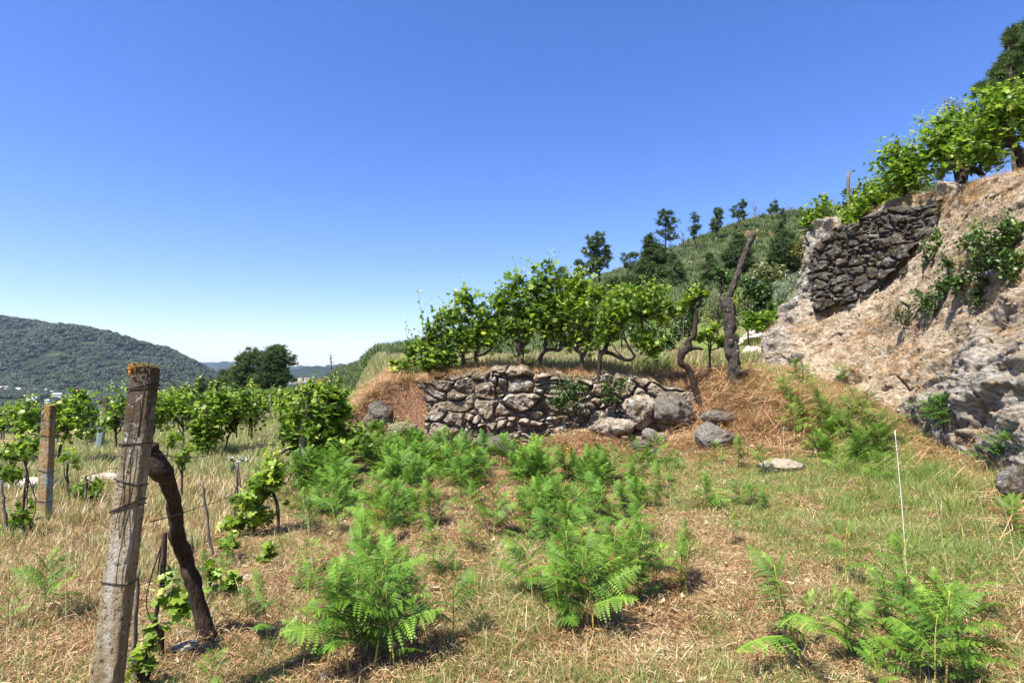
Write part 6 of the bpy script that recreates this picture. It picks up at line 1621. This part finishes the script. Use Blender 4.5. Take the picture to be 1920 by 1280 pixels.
RP = [
 ('rounded pine standing alone above the terrace vines', 62, [(1118, 455, 20, 20), (1105, 470, 14, 14), (1135, 485, 14, 22), (1112, 500, 18, 22), (1140, 465, 8, 8)], 1500, 1127, 2.2),
 ('slender pair of small pines right of the rounded pine', 70, [(1172, 488, 9, 17), (1187, 484, 10, 15), (1180, 500, 14, 10)], 500, 1178, 1.2),
 ('tall open pine with a straight dark trunk on the ridge', 80, [(1248, 405, 14, 12), (1258, 425, 15, 16), (1242, 415, 12, 10), (1255, 445, 17, 9), (1238, 436, 9, 6)], 800, 1253, 1.6),
 ('thin see through pine next to the tall open one', 84, [(1302, 408, 10, 10), (1300, 425, 13, 14), (1303, 440, 9, 10)], 380, 1306, 1.1),
 ('dark narrow pine on the ridge line', 88, [(1346, 398, 9, 11), (1344, 415, 12, 12), (1340, 428, 12, 7)], 520, 1344, 1.1),
 ('pine leaning right near the hill top', 92, [(1390, 385, 10, 9), (1382, 398, 14, 10), (1392, 405, 10, 8)], 520, 1388, 1.1),
 ('small ragged pine near the top of the hill', 96, [(1452, 384, 7, 7), (1443, 394, 8, 6), (1456, 394, 6, 6)], 200, 1452, 0.9),
 ('big dense dark pine below the ridge pines', 62, [(1228, 480, 24, 24), (1218, 455, 12, 16), (1232, 515, 34, 26), (1210, 505, 20, 22), (1250, 500, 16, 20), (1215, 540, 30, 24), (1240, 545, 26, 22)], 7500, 1228, 2.0),
 ('second dense pine right of the big dark one', 60, [(1262, 520, 16, 34), (1255, 545, 22, 26), (1262, 485, 7, 12), (1280, 560, 22, 26)], 4200, 1262, 1.6),
 ('low spreading pine behind the terrace vines', 54, [(1185, 535, 20, 20), (1170, 545, 16, 14), (1150, 530, 12, 12), (1165, 565, 26, 18)], 2600, 1180, 1.4),
 ('young light green pine on the upper hill', 70, [(1465, 420, 9, 22), (1465, 435, 14, 12), (1466, 400, 4, 8)], 600, 1466, 1.0),
 ('broad soft pine on the hill above the dead post', 55, [(1478, 470, 28, 26), (1468, 450, 18, 16), (1490, 490, 22, 20), (1455, 485, 16, 18)], 3600, 1470, 1.6),
 ('dark pine behind the top of the dead post', 52, [(1388, 465, 20, 18), (1375, 485, 20, 22), (1398, 490, 18, 22), (1385, 448, 10, 12)], 4200, 1385, 1.6),
 ('slim pine in the middle of the hill side', 58, [(1330, 510, 14, 26), (1335, 535, 18, 16), (1330, 484, 6, 10), (1325, 560, 20, 16)], 2600, 1332, 1.2),
 ('pine half hidden by the tallest shoots of the terrace vines', 45, [(1054, 515, 13, 18), (1048, 535, 13, 14)], 700, 1053, 1.4),
 ('pine between the terrace vine tops and rounded pine', 48, [(1085, 498, 10, 12), (1092, 525, 16, 20), (1075, 535, 14, 14)], 900, 1088, 1.4),
]
for i_, (lb, D, bl, n, tx, tr) in enumerate(RP):
    pine(lb, D, bl, n, 20 + i_, trunk=tx, size=0.42 * D / 60, tr=tr, far_=False)
pine('big pine crown at the right edge above the bank vines', 23, [(1912, 95, 16, 30), (1896, 72, 9, 18), (1930, 70, 16, 34), (1890, 118, 16, 14), (1905, 140, 20, 16), (1872, 140, 13, 12), (1880, 168, 22, 14), (1848, 165, 14, 10), (1836, 172, 9, 9), (1915, 175, 24, 18), (1935, 120, 20, 30), (1862, 185, 20, 10)], 3400, 60, trunk=1925, size=0.40, tr=5)

def bare_tree(label, D, bx, by, ty, spread, seed, r0=1.2, lean=0, n=11):
    rng = np.random.default_rng(seed)
    p_ = pt(bx, by, D); base = np.array([p_[0], D, min(p_[2], gz(p_[0], D))])
    tip = pt(bx + lean, ty, D); g = Geo(); k = D / F
    P = smooth_path([base - [0, 0, .2], mix(base, tip, .5) + rng.normal(0, 0.1, 3), tip], 6); g.add(*tube(P, np.linspace(r0, 0.25, len(P)) * k, 6), tint=.5)
    for _ in range(n):
        f = rng.uniform(0.25, 0.95); s_ = mix(base, tip, f); e = s_ + np.array([rng.normal(0, spread), rng.normal(0, spread), abs(rng.normal(0, spread * 1.3)) + spread * .4]) * k * (1.2 - f * .6)
        g.add(*tube(smooth_path([s_, (s_ + e) / 2 + rng.normal(0, .06, 3), e], 3), np.linspace(0.45, 0.15, 7) * k * min(r0, 1.4), 4), tint=.5)
        e2 = e + np.array([rng.normal(0, spread), rng.normal(0, spread), abs(rng.normal(0, spread))]) * k * .5
        g.add(*tube(np.array([(s_ + e) / 2, e2]), np.array([0.25, 0.12]) * k, 4), tint=.5)
    o = g.obj('bare_tree', stakem, origin=base); return tag(o, label, 'bare tree')
bare_tree('bare grey dead tree on the ridge left of the scrub', 58, 621, 706, 664, 3.2, 1, lean=-1, n=22)
bare_tree('leafless white branched tree near the hill top', 95, 1415, 410, 387, 9, 2)
bare_tree('leafless twiggy tree between two ridge pines', 82, 1281, 465, 434, 7, 3)
bare_tree('second leafless shrub tree near the hill top', 97, 1484, 402, 386, 9, 4)
bare_tree('small reddish leafless bush behind the snaking vine trunk', 17, 1283, 668, 592, 12, 5, r0=0.9, n=16)

def bush(label, D, bl, n, size, mat, seed, leaf=OV, name='shrub', cat='shrub', shoots=0):
    return with_leaf(leaf, shrub, label, D, bl, n, size, mat, seed, name=name, cat=cat, shoots=shoots, clump=0.3)
bush('dark green round tree in the hollow right of the dead post', 30, [(1420, 545, 24, 24), (1408, 570, 26, 22), (1432, 580, 22, 20), (1400, 530, 14, 14)], 4200, 0.22, oak_m, 401, name='broadleaf_tree', cat='tree')
bush('bright green bushes at the foot of the bank tip', 24, [(1440, 598, 30, 16), (1415, 610, 22, 14), (1468, 585, 20, 14), (1405, 595, 14, 12)], 3000, 0.17, vine_m, 402)
bush('pale yellow green shrub behind the snaking vine', 26, [(1345, 560, 22, 22), (1330, 585, 20, 20), (1360, 590, 16, 22), (1340, 605, 22, 14)], 3200, 0.15, paleshrub_m, 403, NL)
bush('pale shrub right behind the dead post', 25, [(1402, 575, 16, 16), (1392, 600, 18, 18), (1425, 590, 12, 14)], 2000, 0.14, paleshrub_m, 404, NL)
bush('silvery willow like shrub left of the bank wall', 27, [(1490, 530, 22, 20), (1480, 555, 26, 20), (1510, 510, 14, 14), (1500, 570, 18, 14), (1462, 540, 14, 14)], 3400, 0.17, olive_m, 405, NL)
bush('ochre green bush beside the top of the bank wall', 24, [(1515, 462, 18, 16), (1500, 475, 16, 12), (1530, 475, 14, 16)], 2400, 0.13, ochre_m, 406)
bush('dark oak bush behind the spreading vine', 24, [(1225, 630, 26, 18), (1250, 640, 22, 16), (1200, 625, 20, 16)], 2400, 0.15, oak_m, 407)
bush('dark shrub mass at the left foot of the hill', 28, [(1165, 570, 24, 18), (1190, 590, 20, 20), (1140, 575, 14, 12)], 2200, 0.18, oak_m, 408)
bush('tall dark bush right of the small bushy terrace vine', 27, [(1290, 600, 22, 26), (1300, 560, 20, 22), (1275, 625, 18, 16)], 3000, 0.17, oak_m, 409)
bush('green bush leaning on the bank below the willow', 25, [(1465, 575, 24, 12), (1500, 590, 20, 10)], 1500, 0.15, oak_m, 410)
bush('olive green tree between pine and dark round tree', 36, [(1440, 520, 24, 22), (1462, 510, 16, 16), (1425, 505, 16, 14)], 2200, 0.24, paleshrub_m, 411, name='broadleaf_tree', cat='tree')
bush('dark tree on the slope above the pale yellow green shrub', 40, [(1350, 510, 20, 18), (1365, 530, 20, 18), (1310, 545, 20, 14)], 2200, 0.24, oak_m, 412, name='broadleaf_tree', cat='tree')
bush('dark shrub clinging behind the bare stake on the bank', 19, [(1592, 370, 14, 18), (1605, 365, 14, 14), (1578, 392, 10, 10)], 700, 0.11, oak_m, 413)
bush('small dark tree on the left ridge of the scrub hill', 60, [(640, 692, 8, 6), (648, 690, 8, 5)], 300, 0.3, oak_m, 414, name='broadleaf_tree', cat='tree')
bush('dark brush behind the left terrace vines', 22, [(905, 668, 30, 8)], 10, 0.1, oak_m, 415) if False else None

# ------------------------------------------------------------------ village in the valley
wall_w = plain('white_render', (0.58, 0.55, 0.48), 0.9, var=0.05); roof_r = plain('terracotta_roof', (0.50, 0.20, 0.11), 0.9, var=0.2, scale=2)
roof_g = plain('grey_shed_roof', (0.33, 0.34, 0.34), 0.8, var=0.1); glass_d = plain('dark_window', (0.03, 0.035, 0.04), 0.3, var=0.1)
def house(label, px, py, D, w, d, h, rz, roof=roof_r, group='houses far down in the valley', floors=2):
    p_ = pt(px, py, D); x = p_[0]; z = min(gz(x, D), p_[2])
    z = p_[2] if abs(p_[2] - gz(x, D)) < 25 else gz(x, D)
    root = thing('house', label, 'house', (x, D, z), group, rz)
    g = Geo(); a, c_ = w / 2, d / 2
    V = [(-a, -c_, -8), (a, -c_, -8), (a, c_, -8), (-a, c_, -8), (-a, -c_, h), (a, -c_, h), (a, c_, h), (-a, c_, h), (-a, 0, h + d * 0.22), (a, 0, h + d * 0.22)]
    g.add(V, [(4, 8, 7), (5, 6, 9)], [(0, 1, 5, 4), (1, 2, 6, 5), (2, 3, 7, 6), (3, 0, 4, 7)]); g.obj('wall', wall_w, root, smooth=False)
    e = 0.7; g = Geo(); zr = h + d * 0.22
    V = [(-a - e, -c_ - e, h - .3), (a + e, -c_ - e, h - .3), (a + e, 0, zr + .15), (-a - e, 0, zr + .15), (-a - e, c_ + e, h - .3), (a + e, c_ + e, h - .3)]
    V += [(x_, y_, z_ + .35) for x_, y_, z_ in V]
    g.add(V, [(0, 6, 9), (0, 9, 3), (3, 9, 10), (3, 10, 4)], [(6, 7, 8, 9), (9, 8, 11, 10), (0, 3, 2, 1), (3, 4, 5, 2), (0, 1, 7, 6), (4, 10, 11, 5)]); g.obj('roof', roof, root, smooth=False)
    nw = max(2, int(w / 4))
    for f in range(floors):
        for k_ in range(nw):
            cx = -a + w * (k_ + 0.5) / nw; cz = h * (f + 0.55) / floors
            Geo().add([(cx - .6, -c_ - .06, cz - .7), (cx + .6, -c_ - .06, cz - .7), (cx + .6, -c_ - .06, cz + .7), (cx - .6, -c_ - .06, cz + .7)], None, [(0, 1, 2, 3)]).obj('window', glass_d, root, smooth=False)
    return root
hs_ = [
 ('long white building with red roof beside the valley road', 150, 735, 26, 10, 6, roof_r), ('white house at the right end of the roadside group', 163, 736, 14, 10, 6, roof_r), ('pale flat roofed building on the road edge', 108, 740, 22, 12, 5, roof_g),
 ('long greenhouse like shed below the road at far left', 62, 747, 26, 10, 4, roof_g), ('small white shed right of the greenhouse like one', 90, 752, 9, 8, 4, roof_g), ('white house just right of the big post top', 302, 735, 20, 10, 6, roof_r),
 ('low house on the road left of the big post', 213, 745, 14, 9, 4, roof_r), ('small pale house below the roadside group', 112, 768, 10, 8, 4, roof_g), ('orange roofed house low in the valley at the left edge', 22, 776, 12, 9, 4, roof_r), ('terracotta roofed barn in the valley trees', 52, 762, 16, 8, 3, roof_r),
]
for i_, (lb, px, py, w, d, h, rf) in enumerate(hs_):
    q = hit(px, py + 3, 300, 3000); D = min(q[1], 1500)
    house(lb, px, py + 2, D, w, d, h, 0.15 * (i_ % 3 - 1), rf)
r = np.random.default_rng(99)
tn = [(552, 703), (560, 707), (566, 701), (572, 706), (578, 698), (584, 704), (589, 699), (595, 706), (601, 702), (608, 699), (557, 698), (563, 712), (603, 708), (575, 712), (612, 704), (546, 709), (570, 696), (586, 710)]
for i_, (px, py) in enumerate(tn):
    house('tiny white and red roofed house of the distant town', px, py, 3350 + i_ * 8, 26, 14, 9, r.uniform(-0.5, 0.5), roof_r if i_ % 3 else roof_g, 'houses of the distant town', 1)
for i_, (px, py) in enumerate([(405, 699), (409, 701), (413, 698), (400, 702)]):
    house('tiny house of the hamlet beyond the mountain shoulder', px, py, 3500 + i_ * 8, 24, 14, 8, r.uniform(-0.5, 0.5), roof_r if i_ % 2 else roof_g, 'houses of the far hamlet', 1)

# ------------------------------------------------------------------ the air of the valley
zmin = float(GZ.min()) - 1; zmax = float(max(GZ.max(), 40)) + 25
hb = 12500
g = Geo().add([(x, y, z) for z in (zmin, zmax) for x, y in ((-hb, -hb), (hb, -hb), (hb, hb), (-hb, hb))], None,
              [(0, 3, 2, 1), (4, 5, 6, 7), (0, 1, 5, 4), (1, 2, 6, 5), (2, 3, 7, 6), (3, 0, 4, 7)])
hm, t, b = new_mat('air')
t.nodes.remove(b)
pv = nd(t, 'ShaderNodeVolumePrincipled')
pv.inputs['Density'].default_value = 0.00004
pv.inputs['Color'].default_value = (0.62, 0.78, 1.0, 1)
pv.inputs['Anisotropy'].default_value = 0.2
t.links.new(pv.outputs[0], t.nodes['Material Output'].inputs['Volume'])
hz_ = g.obj('haze', hm, smooth=False)
tag(hz_, 'pale blue haze filling the valley air', 'haze', kind='stuff')
